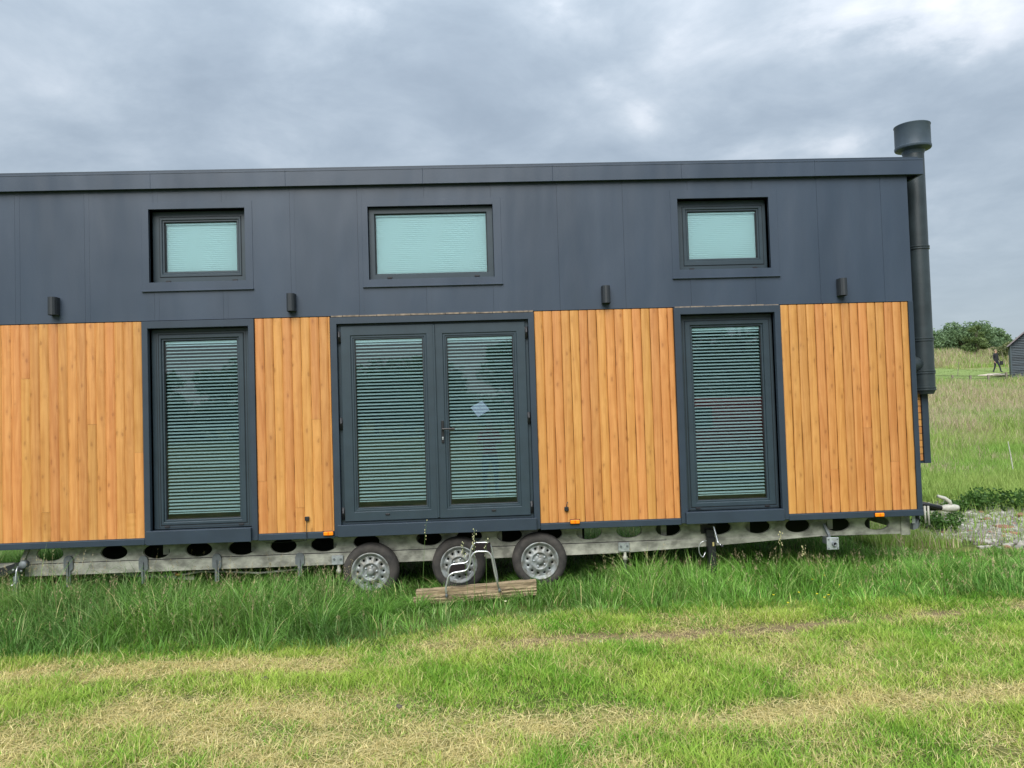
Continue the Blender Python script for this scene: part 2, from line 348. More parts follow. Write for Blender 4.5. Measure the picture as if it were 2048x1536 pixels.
# ---------------------------------------------------------------- terrain
PD = np.array([-400, 11.0, 15, 25, 45, 54, 60, 68, 75, 90, 140, 400]); PZ = np.array([-.17, -.17, -.02, .65, 2.35, 3.28, 3.7, 5.0, 5.6, 6.0, 6.5, 6.5])
def ground_z(x, y):
    x = np.asarray(x, float); y = np.asarray(y, float)
    z = np.interp(y+CAMD, PD, PZ)
    nearw = np.clip((np.abs(y)-3)/10, 0, 1)
    z = z + (vnoise(x, y, .35, 3, 2)-.5)*(.05+.5*nearw*np.clip((y-3)/10, 0, 1)) + (vnoise(x, y, 2.5, 4, 2)-.5)*.03
    return z
def gz(x, y): return float(ground_z(np.array([x]), np.array([y]))[0])

def edge_y(x):                              # front edge of the uncut strip before the house
    xs = [-9, -3.9, -2.6, -1.1, -.35, .6, 1.4, 3.2, 4.8, 9]; ys = [-1.60, -1.62, -1.73, -1.68, -1.32, -1.10, -1.06, -1.09, -1.09, -1.3]
    return np.interp(x, xs, ys) + (vnoise(x, x*0, 1.6, 9, 3)-.5)*.22
# straw-covered patches, in metres on the ground
def gspot(px, py, rx, ry, a):
    p = on_ground(px, py); return (p.x, p.y, rx, ry, a)
STRAW = [gspot(120, 1350, 1.0, .16, 1.1), gspot(420, 1345, 1.0, .13, 1.0), gspot(700, 1325, .8, .12, .6), gspot(1000, 1290, .8, .12, .55), gspot(250, 1500, .8, .25, .8), gspot(560, 1440, .6, .16, .6),
         gspot(850, 1500, .5, .2, .7), gspot(1020, 1450, .6, .2, 1.0), gspot(700, 1530, .8, .2, .7), gspot(1120, 1500, .35, .25, .7), gspot(1500, 1420, .8, .14, .9), gspot(1800, 1400, .8, .16, .75), gspot(2040, 1390, .8, .15, .8),
         gspot(60, 1530, .6, .3, 1.1), gspot(350, 1440, .7, .15, .8), gspot(450, 1520, .7, .2, .8), gspot(620, 1395, .5, .1, .35), gspot(1340, 1440, .5, .12, .5), gspot(900, 1400, .5, .1, .3)]
def straw_mask(x, y):
    m = np.zeros_like(x); wx = x+(vnoise(x, y, 1.3, 51, 3)-.5)*1.1; wy = y+(vnoise(x, y, 1.3, 52, 3)-.5)*.5
    for a, b, rx, ry, w in STRAW: m += w*1.25*np.exp(-((wx-a)/rx)**2-((wy-b)/(ry*1.25))**2)
    m = np.clip(m, 0, 1.1)*np.clip(-.35+2.2*vnoise(x, y, 2.6, 21, 5), 0, 1.1)
    return np.clip(m*.85*(.55+.9*vnoise(x, y, 7.0, 91, 3)) + np.clip(vnoise(x, y, 2.0, 5, 5)-.46, 0, 1)*1.7, 0, 1)
TRK = [on_ground(px, py) for px, py in ((700, 1290), (1000, 1283), (1300, 1268), (1500, 1258), (1700, 1240), (2048, 1215), (2400, 1195))]
def track_mask(x, y):
    yy = np.interp(x, [p.x for p in TRK], [p.y for p in TRK]); on = np.clip((x-TRK[0].x)/1.5, 0, 1)
    return on*np.exp(-((y-yy)/.15)**2)*np.clip(.35+1.3*vnoise(x, y, 3, 31, 3)-.1, 0, 1)

def grid_mesh(name, xs, ys, m):
    X, Y = np.meshgrid(xs, ys); Z = ground_z(X.ravel(), Y.ravel()); nx, ny = len(xs), len(ys)
    v = np.stack([X.ravel(), Y.ravel(), Z], 1); i = np.arange(nx*ny).reshape(ny, nx)
    f = np.stack([i[:-1, :-1].ravel(), i[:-1, 1:].ravel(), i[1:, 1:].ravel(), i[1:, :-1].ravel()], 1)
    me = bpy.data.meshes.new(name); me.from_pydata(v.tolist(), [], f.tolist())
    me.polygons.foreach_set('use_smooth', [True]*len(me.polygons))
    # soil, straw and meadow colours as a point attribute
    x, y = v[:, 0], v[:, 1]
    cols = np.zeros((len(x), 4)); cols[:, 3] = 1
    soil = np.array([.07, .055, .028]); green = np.array([.10, .18, .03]); straw = np.array([.36, .32, .12]); dirt = np.array([.24, .18, .11])
    meadow = np.array([.22, .28, .09]); dry = np.array([.36, .31, .17]); mown = np.array([.20, .27, .09])
    base = soil*.5+green*.5
    c = np.tile(base, (len(x), 1))
    s = straw_mask(x, y)[:, None]; c = c*(1-s*.7)+straw*s*.7
    t = track_mask(x, y)[:, None]; c = c*(1-t)+dirt*t
    far = np.clip((y-6)/8, 0, 1)[:, None]; nn = vnoise(x, y, .22, 8, 4)[:, None]
    d = (y+CAMD)
    dryw = (np.exp(-((d-33)/10)**2))[:, None]; mea = meadow*(1-nn)+dry*nn; mea = mea*(1-dryw*.6)+dry*dryw*.6
    mw = (np.clip((d-43)/1.5, 0, 1)*np.clip((59-d)/2, 0, 1))[:, None]; mea = mea*(1-mw)+mown*mw*(.8+.4*nn)
    c = c*(1-far)+mea*far
    # under the house the soil stays bare and damp
    cols[:, :3] = c
    a = me.color_attributes.new('col', 'FLOAT_COLOR', 'POINT'); a.data.foreach_set('color', cols.ravel())
    o = obj(name, me, m); o['kind'] = 'structure'; return o
gm, t_, b_ = new_mat('soil_and_turf'); ga = tnode(t_, 'ShaderNodeAttribute'); ga.attribute_name = 'col'
gn = tnode(t_, 'ShaderNodeTexNoise'); gn.inputs['Scale'].default_value = 14; gn.inputs['Detail'].default_value = 10; gn.inputs['Roughness'].default_value = .7
gc = tnode(t_, 'ShaderNodeTexCoord'); t_.links.new(gc.outputs['Object'], gn.inputs['Vector'])
gr = tnode(t_, 'ShaderNodeValToRGB'); t_.links.new(gn.outputs['Fac'], gr.inputs[0]); gr.color_ramp.elements[0].position = .3; gr.color_ramp.elements[0].color = (.45, .45, .45, 1); gr.color_ramp.elements[1].position = .7; gr.color_ramp.elements[1].color = (1.35, 1.35, 1.35, 1)
gx = tnode(t_, 'ShaderNodeMixRGB', blend_type='MULTIPLY'); gx.inputs[0].default_value = 1; t_.links.new(ga.outputs['Color'], gx.inputs[1]); t_.links.new(gr.outputs[0], gx.inputs[2]); t_.links.new(gx.outputs[0], b_.inputs['Base Color'])
b_.inputs['Roughness'].default_value = .95; b_.inputs['Specular IOR Level'].default_value = .1
gb = tnode(t_, 'ShaderNodeBump'); gb.inputs['Strength'].default_value = .8; gb.inputs['Distance'].default_value = .03; t_.links.new(gn.outputs['Fac'], gb.inputs['Height']); t_.links.new(gb.outputs[0], b_.inputs['Normal'])
xs = np.concatenate([np.linspace(-400, -12, 30), np.arange(-11.9, 12, .1), np.linspace(12.1, 60, 100), np.linspace(62, 400, 30)])
ys = np.concatenate([np.linspace(-300, -12, 24), np.arange(-11.9, 8, .1), np.linspace(8.1, 90, 110), np.linspace(94, 400, 24)])
grid_mesh('ground', xs, ys, gm)

# ---------------------------------------------------------------- grass
def blades(name, x, y, h, w, col, bend, segs=3, z=None, ang=None, lay=None, droop=None):
    """one mesh of tapering, arching blades; col (n,3); bend = how far the tip leans (fraction of h)"""
    n = len(x)
    if n == 0: return None
    z = ground_z(x, y) if z is None else z
    ang = RNG.uniform(0, 2*PI, n) if ang is None else ang            # lean direction
    tw = ang + PI/2 + RNG.normal(0, .5, n)                             # blade width direction
    k = segs; vp = 2*k+1
    V = np.zeros((n, vp, 3))
    for s in range(k+1):
        t = s/k; out_ = bend*h*t**1.8; zz = h*(t-(0 if droop is None else droop*t**3))
        cx = x+np.cos(ang)*out_; cy = y+np.sin(ang)*out_; cz = z-.01+zz
        if s < k:
            ww = w*(1-.75*t**1.5)*.5
            V[:, 2*s, 0] = cx-np.cos(tw)*ww; V[:, 2*s, 1] = cy-np.sin(tw)*ww; V[:, 2*s, 2] = cz
            V[:, 2*s+1, 0] = cx+np.cos(tw)*ww; V[:, 2*s+1, 1] = cy+np.sin(tw)*ww; V[:, 2*s+1, 2] = cz
        else: V[:, 2*k, 0] = cx; V[:, 2*k, 1] = cy; V[:, 2*k, 2] = cz
    T = []
    for s in range(k-1): T += [(2*s, 2*s+1, 2*s+3), (2*s, 2*s+3, 2*s+2)]
    T.append((2*k-2, 2*k-1, 2*k)); T = np.array(T)
    F = (T[None]+(np.arange(n)*vp)[:, None, None]).reshape(-1, 3)
    me = bpy.data.meshes.new(name); me.vertices.add(n*vp); me.vertices.foreach_set('co', V.ravel())
    me.loops.add(F.size); me.loops.foreach_set('vertex_index', F.ravel().astype(np.int32)); me.polygons.add(len(F)); me.polygons.foreach_set('loop_start', np.arange(0, F.size, 3, dtype=np.int32))
    me.update(calc_edges=True)
    cc = np.ones((n, vp, 4)); cc[:, :, :3] = col[:, None, :]
    a = me.color_attributes.new('col', 'FLOAT_COLOR', 'POINT'); a.data.foreach_set('color', cc.ravel())
    o = bpy.data.objects.new(name, me); C.objects.link(o); me.materials.append(GRASS); o['kind'] = 'stuff'
    return o
GRASS = leaf_mat('grass_blade', .5, .38)
G1, G2, G3 = np.array([.082, .215, .032]), np.array([.185, .365, .065]), np.array([.31, .45, .16])
ST1, ST2 = np.array([.80, .72, .34]), np.array([.50, .43, .17])
def mixc(a, b, t): return a[None]*(1-t[:, None])+b[None]*t[:, None]

# uncut strip
n = 190000
x = RNG.uniform(-7.2, 8.2, n); y = RNG.uniform(-3.1, 2.9, n)
ins = y > edge_y(x)+.02
dens = np.where(y < .9, 1.0, .45); cl_ = vnoise(x, y, 3.2, 14, 3)
keep = ins & (RNG.uniform(0, 1, n) < dens*(.45+cl_*1.1)) & ~((x > 5.0) & (y > .9))
x, y = x[keep], y[keep]; n = len(x)
def tall_h(x, y):
    e = y-edge_y(x)
    left = np.clip((-.9-x)/.8, 0, 1); right = np.clip((x-.9)/.5, 0, 1)
    h = .15+.20*left+.13*right
    h *= .45+.55*np.clip(e/.45, 0, 1)
    h = h*(1-.30*np.clip((x-3.6)/1.5, 0, 1))
    h = np.where((x > -1.45) & (x < -.80) & (y > -.45), np.where(y < -.05, np.clip(h*1.1, .22, .30), np.clip(h, .12, .18)), h)
    h = np.where((x > -.5) & (x < .28) & (y > -.62), np.clip(h, .08, .125), h)
    h = np.where((x > -.85) & (x < -.42) & (y > -.75), np.clip(h, .15, .22), h)
    h = np.where((x >= .28) & (x < .95) & (y > -.62), np.clip(h, .14, .18), h)
    h = np.where((x > -.2) & (x < 1.1) & (y < -.65), np.minimum(h, .10), h)
    h = np.where((x > -.28) & (x < .30) & (y < -.42) & (y > -.65), .15, h)
    h = h*(1-.22*np.clip((x-1.6)/1.5, 0, 1))
    h = np.where(y > .25, h*.75, h)
    return h*(.50+1.0*vnoise(x, y, 1.7, 2, 3))
h = tall_h(x, y)*RNG.uniform(.55, 1.25, n)
t1 = np.clip(vnoise(x, y, 1.3, 6, 3)*1.5-.3+RNG.normal(0, .2, n), 0, 1)
c = mixc(G1, G2, t1); q = RNG.uniform(0, 1, n); c[q < .16] = G3; c[q > .975] = ST1*.8; c[(q > .955) & (q <= .975)] = np.array([.26, .28, .10])
blu = np.clip(vnoise(x, y, .9, 61, 3)*2-.9, 0, 1)[:, None]; c = c*(1-blu*.45)+np.array([.115, .25, .085])*blu*.45
c *= RNG.uniform(.6, 1.35, n)[:, None]
def tuft_centres(x, y, g):
    i_, j_ = np.floor(x/g), np.floor(y/g); a_ = np.abs(np.sin(i_*12.99+j_*78.23)*43758.5) % 1; b_2 = np.abs(np.sin(i_*39.35+j_*11.14)*24634.6) % 1
    return (i_+.15+.7*a_)*g, (j_+.15+.7*b_2)*g, a_
tcx, tcy, tr_ = tuft_centres(x, y, .27); dt_ = np.hypot(x-tcx, y-tcy)
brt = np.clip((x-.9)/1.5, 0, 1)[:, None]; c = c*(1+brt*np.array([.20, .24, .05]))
h *= (.72+.55*tr_)*(1.18-1.2*np.clip(dt_, 0, .3)); c *= (.82+.36*((tr_*7.3) % 1))[:, None]
cla = np.arctan2(y-tcy, x-tcx)
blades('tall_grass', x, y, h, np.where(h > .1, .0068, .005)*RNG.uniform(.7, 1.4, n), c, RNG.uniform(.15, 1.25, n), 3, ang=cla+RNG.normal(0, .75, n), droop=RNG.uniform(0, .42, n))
n = 900
sx_a = RNG.uniform(-5, 6, n); sy_a = RNG.uniform(-1.6, .6, n); k_ = (sy_a > edge_y(sx_a)+.15) & ((sx_a < -1.0) | (sx_a > 1.1)); sx_a, sy_a = sx_a[k_], sy_a[k_]
n = len(sx_a); hh_ = tall_h(sx_a, sy_a)*RNG.uniform(1.1, 1.55, n); m_ = 14; an_ = RNG.uniform(0, 2*PI, n)
blades('seeding_grass_stalks', sx_a, sy_a, hh_, np.full(n, .0028), np.tile(np.array([.42, .42, .19]), (n, 1))*RNG.uniform(.6, 1.2, n)[:, None], RNG.uniform(.1, .3, n), 3, ang=an_)
t_r = RNG.uniform(.72, 1.0, (n, m_)); bd_ = .2*hh_[:, None]*t_r**1.8
hx_ = (sx_a[:, None]+np.cos(an_)[:, None]*bd_+RNG.normal(0, .006, (n, m_))).ravel(); hy_ = (sy_a[:, None]+np.sin(an_)[:, None]*bd_+RNG.normal(0, .006, (n, m_))).ravel(); hz_ = (ground_z(sx_a, sy_a)[:, None]+hh_[:, None]*t_r).ravel()
blades('grass_seed_heads', hx_, hy_, RNG.uniform(.008, .02, n*m_), RNG.uniform(.003, .006, n*m_), np.tile(np.array([.50, .42, .25]), (n*m_, 1))*RNG.uniform(.6, 1.25, n*m_)[:, None], RNG.uniform(.1, 1, n*m_), 2, z=hz_)
# short turf between and before: cut lawn
n = 620000
x = RNG.uniform(-5.6, 7.6, n); y = RNG.uniform(-5.2, -.7, n)
okv = (y < edge_y(x)+.25) & (np.abs(x-.0) < (y+CAMD)*.78+.9)
x, y = x[okv], y[okv]; n = len(x)
s = straw_mask(x, y); t = track_mask(x, y); cl_ = vnoise(x, y, 4.5, 16, 3)
keep = RNG.uniform(0, 1, n) < np.clip((.45+1.0*cl_)*(1-.45*s)*(1-.7*t), 0, 1)
x, y, s, t, cl_ = x[keep], y[keep], s[keep], t[keep], cl_[keep]; n = len(x)
h = (.010+.050*cl_+.022*vnoise(x, y, 1.2, 71, 2))*RNG.uniform(.5, 1.6, n)*(1-.45*s)*(1-.55*t)
tt = np.clip(vnoise(x, y, 1.6, 17, 3)*1.6-.25+RNG.normal(0, .22, n), 0, 1)
c = mixc(np.array([.150, .370, .032]), np.array([.43, .56, .10]), tt)
q = RNG.uniform(0, 1, n); ws = q < (.09+.80*s+.45*t); c[ws] = mixc(ST1, ST2, RNG.uniform(0, 1, ws.sum()))
c *= RNG.uniform(.75, 1.25, n)[:, None]
blades('mown_grass', x, y, h, RNG.uniform(.0032, .0078, n), c, RNG.uniform(.3, 1.7, n), 2)
print('lawn blades', n)
# loose clippings of hay lying on the lawn
n = 150000
x = RNG.uniform(-5, 7.2, n); y = RNG.uniform(-5.2, -.8, n); s = straw_mask(x, y); keep = (RNG.uniform(0, 1, n) < (s**1.3*1.1+.02)) & (y < edge_y(x)+.05) & (np.abs(x) < (y+CAMD)*.78+.9)
x, y, s = x[keep], y[keep], s[keep]; n = len(x)
c = mixc(np.array([.95, .85, .46]), np.array([.66, .54, .24]), RNG.uniform(0, 1, n))*RNG.uniform(.7, 1.15, n)[:, None]
h0 = RNG.uniform(.008, .028, n); ln = RNG.uniform(.04, .17, n)*np.where(RNG.uniform(0, 1, n) > .95, 2.2, 1)
blades('hay_clippings', x, y, h0, RNG.uniform(.0025, .0055, n), c, ln/h0, 3, z=ground_z(x, y)+RNG.uniform(.005, .028, n), droop=RNG.uniform(.3, 1.2, n))
# where the gravel heap lies, kept free of grass
GRAV = []; rr = random.Random(5)
while len(GRAV) < 3600:
    px, py = rr.uniform(1838, 2200), rr.uniform(1012, 1100); c_ = on_ground(px, py); lo = 1056+(px-1860)*.16
    if py > lo+rr.gauss(8, 8) or py < 1016+max(0, (px-1900))*.08+rr.gauss(0, 3): continue
    GRAV.append((c_.x, c_.y))
cellset = np.zeros((200, 300), bool)
for a_, b_2 in GRAV:
    i_, j_ = int((a_-3)/.1), int((b_2+1)/.1)
    if 0 <= i_ < 200 and 0 <= j_ < 300: cellset[max(0, i_-1):i_+2, max(0, j_-4):j_+2] = True
def in_gravel(x, y):
    i_ = np.clip(((x-3)/.1).astype(int), 0, 199); j_ = np.clip(((y+1)/.1).astype(int), 0, 299); return cellset[i_, j_] & (x > 3.1) & (y > -.9)
# meadow behind: rough seeding grass climbing the slope
n = 330000
u = RNG.uniform(0, 1, n); d = 9.2*np.exp(u*math.log(72/9.2)); ra = RNG.uniform(.40, .92, n); y = d-CAMD; x = ra*d
bw = (d > 43.5) & (d < 58.5)
gravel = in_gravel(x, y)
keep = ~(gravel & (RNG.uniform(0, 1, n) < .93)) & ~((x < 4.8) & (y < 2.6)) & ~(bw & (RNG.uniform(0, 1, n) < .55))
x, y, d, bw = x[keep], y[keep], d[keep], bw[keep]; n = len(x)
nn = vnoise(x, y, .45, 8, 4); dry = np.clip(np.exp(-((d-33)/11)**2)*1.25+(d > 59)*.9+(vnoise(x, y, .8, 19, 3)-.52)*1.8, 0, 1)
h = (.10+.22*np.clip((d-13)/12, 0, 1)+.12*nn)*RNG.uniform(.6, 1.4, n); h = np.where(bw, .05, h); h = np.where(d > 60, h*1.9, h)
c = mixc(np.array([.20, .40, .06]), np.array([.36, .46, .13]), np.clip(nn*1.4-.2+RNG.normal(0, .2, n), 0, 1))
q = RNG.uniform(0, 1, n) < dry*.72; c[q] = mixc(np.array([.62, .52, .36]), np.array([.45, .36, .24]), RNG.uniform(0, 1, q.sum()))
c[bw] = mixc(np.array([.20, .32, .09]), np.array([.36, .38, .16]), nn[bw])
c *= RNG.uniform(.75, 1.2, n)[:, None]
blades('meadow_grass', x, y, h, (.004+.00062*d)*RNG.uniform(.7, 1.3, n), c, RNG.uniform(.1, .7, n), 2)

# grasses seen under and beyond the left end of the trailer
n = 30000
x = RNG.uniform(-9.5, -4, n); y = RNG.uniform(2.5, 9, n); c = mixc(G2, G3, RNG.uniform(0, 1, n))
blades('rough_grass_beyond', x, y, RNG.uniform(.1, .3, n), RNG.uniform(.006, .012, n), c, RNG.uniform(.2, .8, n), 2)

# ================================================================= THE TINY HOUSE
H = empty('tiny_house', (0, 0, GZ), label='dark grey and timber clad tiny house on a three wheeled galvanised trailer', cat='tiny house')
hz0 = H.location.z
HX0, HX1, HYB = -6.3, 4.573, 2.55
Z_RAIL0, Z_RAIL1, Z_WT, Z_FB, Z_FT = .450, .512, 2.690, 4.068, 4.238
class Off:   # everything on the house is modelled in world coordinates, then hung on the base empty
    pass
def hp(o):
    o.location.z -= hz0 if o.parent is H else 0
    return o
def part(name, bm, m, smooth=False, label=None):
    o = obj(name, bm, m, H, smooth); o.location = (0, 0, -hz0)
    if label: o['label'] = label
    return o
def holder(name, loc, label=None):
    o = bpy.data.objects.new(name, None); C.objects.link(o); o.parent = H; o.location = Vector(loc)-Vector((0, 0, hz0)); o.empty_display_size = .1
    if label: o['label'] = label
    return o
def wpart(name, bm, m, smooth=False):     # a part that will parent sub-parts, in world coordinates
    return part(name, bm, m, smooth)

# --- openings: (x0, x1, z0, z1) of the trim opening
UPPER = [dict(op=(-3.315, -2.352, 3.085, 3.832), sash=(-3.21, -2.39, 3.135, 3.748), gl=(-3.153, -2.433, 3.186, 3.690), rec=.104, kind='sash', tr=(-3.385, -2.275, 3.0, 3.90)),
         dict(op=(-1.104, .180, 3.062, 3.815), sash=None, gl=(-1.030, .110, 3.115, 3.730), rec=.06, kind='fixed', tr=(-1.165, .262, 2.990, 3.885)),
         dict(op=(2.110, 3.075, 3.085, 3.832), sash=(2.158, 3.006, 3.125, 3.745), gl=(2.212, 2.936, 3.193, 3.688), rec=.104, kind='sash', tr=(2.035, 3.165, 3.0, 3.915))]
FULL = [dict(op=(-3.335, -2.335, .585, 2.617), tr=(-3.395, -2.277, .455, 2.690), sash=(-3.235, -2.385, .635, 2.553), gl=(-3.178, -2.452, .692, 2.486), rec=.09),
        dict(op=(2.095, 3.085, .575, 2.617), tr=(2.026, 3.148, .462, 2.690), sash=(2.135, 3.025, .62, 2.548), gl=(2.210, 2.930, .692, 2.478), rec=.09)]
DOOR = dict(op=(-1.445, .510, .575, 2.612), tr=(-1.512, .571, .462, 2.680))

def deep(q, y_):           # the outlines were measured on the wall plane; set them back to their own depth
    k_ = 1+y_/CAMD; return (q[0]*k_, q[1]*k_, CAMH+(q[2]-CAMH)*k_, CAMH+(q[3]-CAMH)*k_)
for u in UPPER+FULL:
    if u['sash']: u['sash'] = deep(u['sash'], u['rec']-.02)
    u['gl'] = deep(u['gl'], u['rec'])
def holes_rects(x0, x1, z0, z1, holes):
    """split a rectangle around rectangular holes, returns boxes"""
    xsn = sorted({x0, x1, *[min(max(h_[0], x0), x1) for h_ in holes], *[min(max(h_[1], x0), x1) for h_ in holes]})
    outr = []
    for a, b in zip(xsn, xsn[1:]):
        if b-a < 1e-4: continue
        mx = (a+b)/2; cuts = sorted([(h_[2], h_[3]) for h_ in holes if h_[0] < mx < h_[1]]); z = z0
        for c0, c1 in cuts:
            if c0 > z: outr.append((a, b, z, min(c0, z1)))
            z = max(z, c1)
        if z < z1: outr.append((a, b, z, z1))
    return outr
# metal cladding panels above the timber
ops_up = [u['op'] for u in UPPER]
seam = at(1116, 480).x; pitch = .686
edges = [seam+pitch*k for k in range(-11, 6)]; edges = [e for e in edges if HX0+.1 < e < HX1-.1]; edges = [HX0]+edges+[HX1]
for a, b in zip(edges, edges[1:]):
    A_ = holes_rects(a+.0007, b-.0007, Z_WT+.008, Z_FB+.03, ops_up); B_ = holes_rects(a+.0015, a+.048, Z_WT+.008, Z_FB+.03, [u['tr'] for u in UPPER])
    split = not any(q[2] < 2.8 and q[3] > 4.0 for q in A_)
    for half in ((0, 1) if split else (2,)):
        bm = bmesh.new(); ok_ = lambda q: half == 2 or ((q[2]+q[3])/2 > 3.4) == (half == 1)
        for q in A_:
            if ok_(q): box(bm, q[0], q[1], .0, .014, q[2], q[3])
        for q in B_:          # the folded lap on the left edge of each sheet
            if ok_(q): box(bm, q[0], q[1], -.0014, .0, q[2], q[3])
        part('metal_panel', bm, SHEET)
# shell
ops_all = ops_up+[f['op'] for f in FULL]+[DOOR['op']]
bm = bmesh.new()
for q in holes_rects(HX0+.065, HX1-.065, .50, 4.05, ops_all): box(bm, q[0], q[1], .030, .10, q[2], q[3])
part('inner_wall', bm, PVCD)
part('back_wall', bx(HX0, HX1, HYB-.08, HYB, .46, 4.1), SHEET)
part('end_wall', bx(HX1-.06, HX1, .02, HYB-.08, Z_RAIL0, 4.07), SHEET)
part('end_wall', bx(HX0, HX0+.06, .02, HYB-.08, Z_RAIL0, 4.07), SHEET)
part('floor', bx(HX0+.06, HX1-.06, .10, HYB-.08, .46, .56), INNER)
part('partition', bx(HX0+.06, HX1-.06, .75, .79, .56, 4.05), INNER)
part('roof', bx(HX0-.1, HX1+.12, -.02, HYB+.1, 4.075, 4.225), TRIM)
# fascia in folded lengths
fj = [HX0-.15]+[at(px, 350, -.05).x for px in (300, 570, 845, 1105, 1363, 1630)]+[at(1846, 320, -.05).x]
ft0, ft1 = at(900, 334.5, -.05).z, at(900, 366, -.05).z
for a, b in zip(fj, fj[1:]):
    bm = bmesh.new(); box(bm, a+.0004, b-.0004, -.05, -.022, ft1, ft0, bev=.0015); box(bm, a+.0004, b-.0004, -.053, -.05, ft0-.012, ft0+.004, bev=.001)
    part('fascia_board', bm, SHEET)
bm = bmesh.new(); box(bm, fj[-1]-.028, fj[-1], -.018, HYB, ft1, ft0, bev=.003); part('end_fascia', bm, SHEET)
part('soffit', bx(HX0, HX1+.15, -.021, .0, ft1+.02, ft1+.035), BLACK)
# corner trim and base rail
part('corner_trim', bx(4.521, 4.573, -.008, .06, .512, Z_WT+.006, bev=.003), TRIM)
rails = [(HX0, -3.397), (-2.275, -1.514), (.573, 2.024), (3.150, 4.575)]
for a, b in rails:
    bm = bmesh.new(); box(bm, a, b, -.018, .06, Z_RAIL0, Z_RAIL1-.002, bev=.003); box(bm, a, b, -.008, .0, Z_RAIL1-.002, Z_RAIL1+.006)
    part('base_rail', bm, TRIM)

# planks
def plank_mesh(w, z0, z1, seed):
    rnd = random.Random(seed); bm = bmesh.new(); nz_ = 14; prof = [(-.5, .009), (-.49, .0005), (-.45, -.0030), (-.15, -.0036), (.15, -.0030), (.33, -.0012), (.42, .0040), (.5, .009)]
    rows = []
    for k in range(nz_+1):
        zz = z0+(z1-z0)*k/nz_; jl = rnd.uniform(-.0016, .0016); jr = rnd.uniform(-.0016, .0016); jf = rnd.uniform(-.001, .001)
        rows.append([bm.verts.new((u*w+(jl if u < 0 else jr), v+jf, zz)) for u, v in prof])
    for a, b in zip(rows, rows[1:]):
        for k in range(len(prof)-1): bm.faces.new((a[k], a[k+1], b[k+1], b[k]))
    for rw in (rows[0], rows[-1]): bm.faces.new([bm.verts.new(v.co) for v in rw])
    bmesh.ops.recalc_face_normals(bm, faces=bm.faces)
    me = bpy.data.meshes.new('plank'); bm.to_mesh(me); bm.free(); me.materials.append(WOOD)
    me.polygons.foreach_set('use_smooth', [True]*len(me.polygons)); return me
PW = .0925
pm = [plank_mesh(PW-.0022, Z_RAIL1+.005, Z_WT, s) for s in range(5)]
def lay_planks(x0, x1, from_right=False):
    n_ = int((x1-x0)/PW); rest = (x1-x0)-n_*PW; x_ = x0
    ws = [PW]*n_; 
    if rest > .012: ws = ws+[rest]
    if from_right: ws = ws[::-1]
    for w_ in ws:
        cx = x_+w_/2; x_ += w_
        if abs(w_-PW) > 1e-6:
            me = plank_mesh(w_-.003, Z_RAIL1+.005, Z_WT, 77); link_copy(me, 'plank', H, (cx, 0, -hz0)); continue
        if random.random() < .22:             # two lengths butted end to end
            zj = random.choice([random.uniform(.7, 1.1), random.uniform(1.2, 2.4)])
            link_copy(plank_mesh(PW-.0022, Z_RAIL1+.005, zj-.0008, random.random()), 'plank', H, (cx, 0, -hz0))
            link_copy(plank_mesh(PW-.0022, zj+.0008, Z_WT, random.random()), 'plank', H, (cx, 0, -hz0))
        else: link_copy(random.choice(pm), 'plank', H, (cx, random.uniform(-.0015, .0015), -hz0))
lay_planks(HX0, -3.397, True); lay_planks(-2.275, -1.514); lay_planks(.573, 2.024); lay_planks(3.150, 4.520)

# blinds between the panes
def slat_mesh(w, pitch, tilt, width=.0255):
    bm = bmesh.new(); rows = []
    for k in range(5):
        u = -.5+k/4; bow = .0022*(1-(2*u)**2); yy = u*width*math.cos(tilt)+bow*math.sin(tilt); zz = u*width*math.sin(tilt)+bow*math.cos(tilt)
        rows.append([bm.verts.new((-w/2, yy, zz)), bm.verts.new((w/2, yy, zz))])
    for a, b in zip(rows, rows[1:]): bm.faces.new((a[0], a[1], b[1], b[0]))
    me = bpy.data.meshes.new('blind_slat'); bm.to_mesh(me); bm.free(); me.materials.append(BLIND); me.polygons.foreach_set('use_smooth', [True]*len(me.polygons)); return me
def add_blind(parent, gl, yg, stop=.03, first=.045, pitch=.0345, tilt=math.radians(36)):
    w_ = gl[1]-gl[0]-.012; me = slat_mesh(w_, pitch, tilt); cx = (gl[0]+gl[1])/2; z = gl[3]-first
    while z > gl[2]+stop:
        o = link_copy(me, 'blind_slat', parent, (cx, yg+.022, z)); o.rotation_euler = (random.gauss(0, .035), random.gauss(0, .0011), 0); z -= pitch
    b = obj('blind_head_rail', bx(gl[0]+.004, gl[1]-.004, yg+.008, yg+.034, gl[3]-.030, gl[3]+.002, bev=.002), BLIND, parent)
    b2 = obj('blind_bottom_rail', bx(gl[0]+.006, gl[1]-.006, yg+.010, yg+.032, z+pitch-.028, z+pitch-.018, bev=.002), BLIND, parent)
def add_closed_blind(parent, gl, yg, lines=True):
    bm = bmesh.new(); z = gl[3]-.018; p_ = .0208; rows = []
    while z > gl[2]+.006:
        rows += [(z, yg+.0275), (z-p_*.92, yg+.0235), (z-p_, yg+.0275)]; z -= p_
    vs = [(bm.verts.new((gl[0]+.004, y_, z_)), bm.verts.new((gl[1]-.004, y_, z_))) for z_, y_ in rows]
    for a, b in zip(vs, vs[1:]): bm.faces.new((a[0], a[1], b[1], b[0]))
    box(bm, gl[0]+.003, gl[1]-.003, yg+.006, yg+.034, gl[3]-.019, gl[3]+.002)
    o = obj('closed_blind', bm, BLIND, parent); o['kind'] = 'stuff'
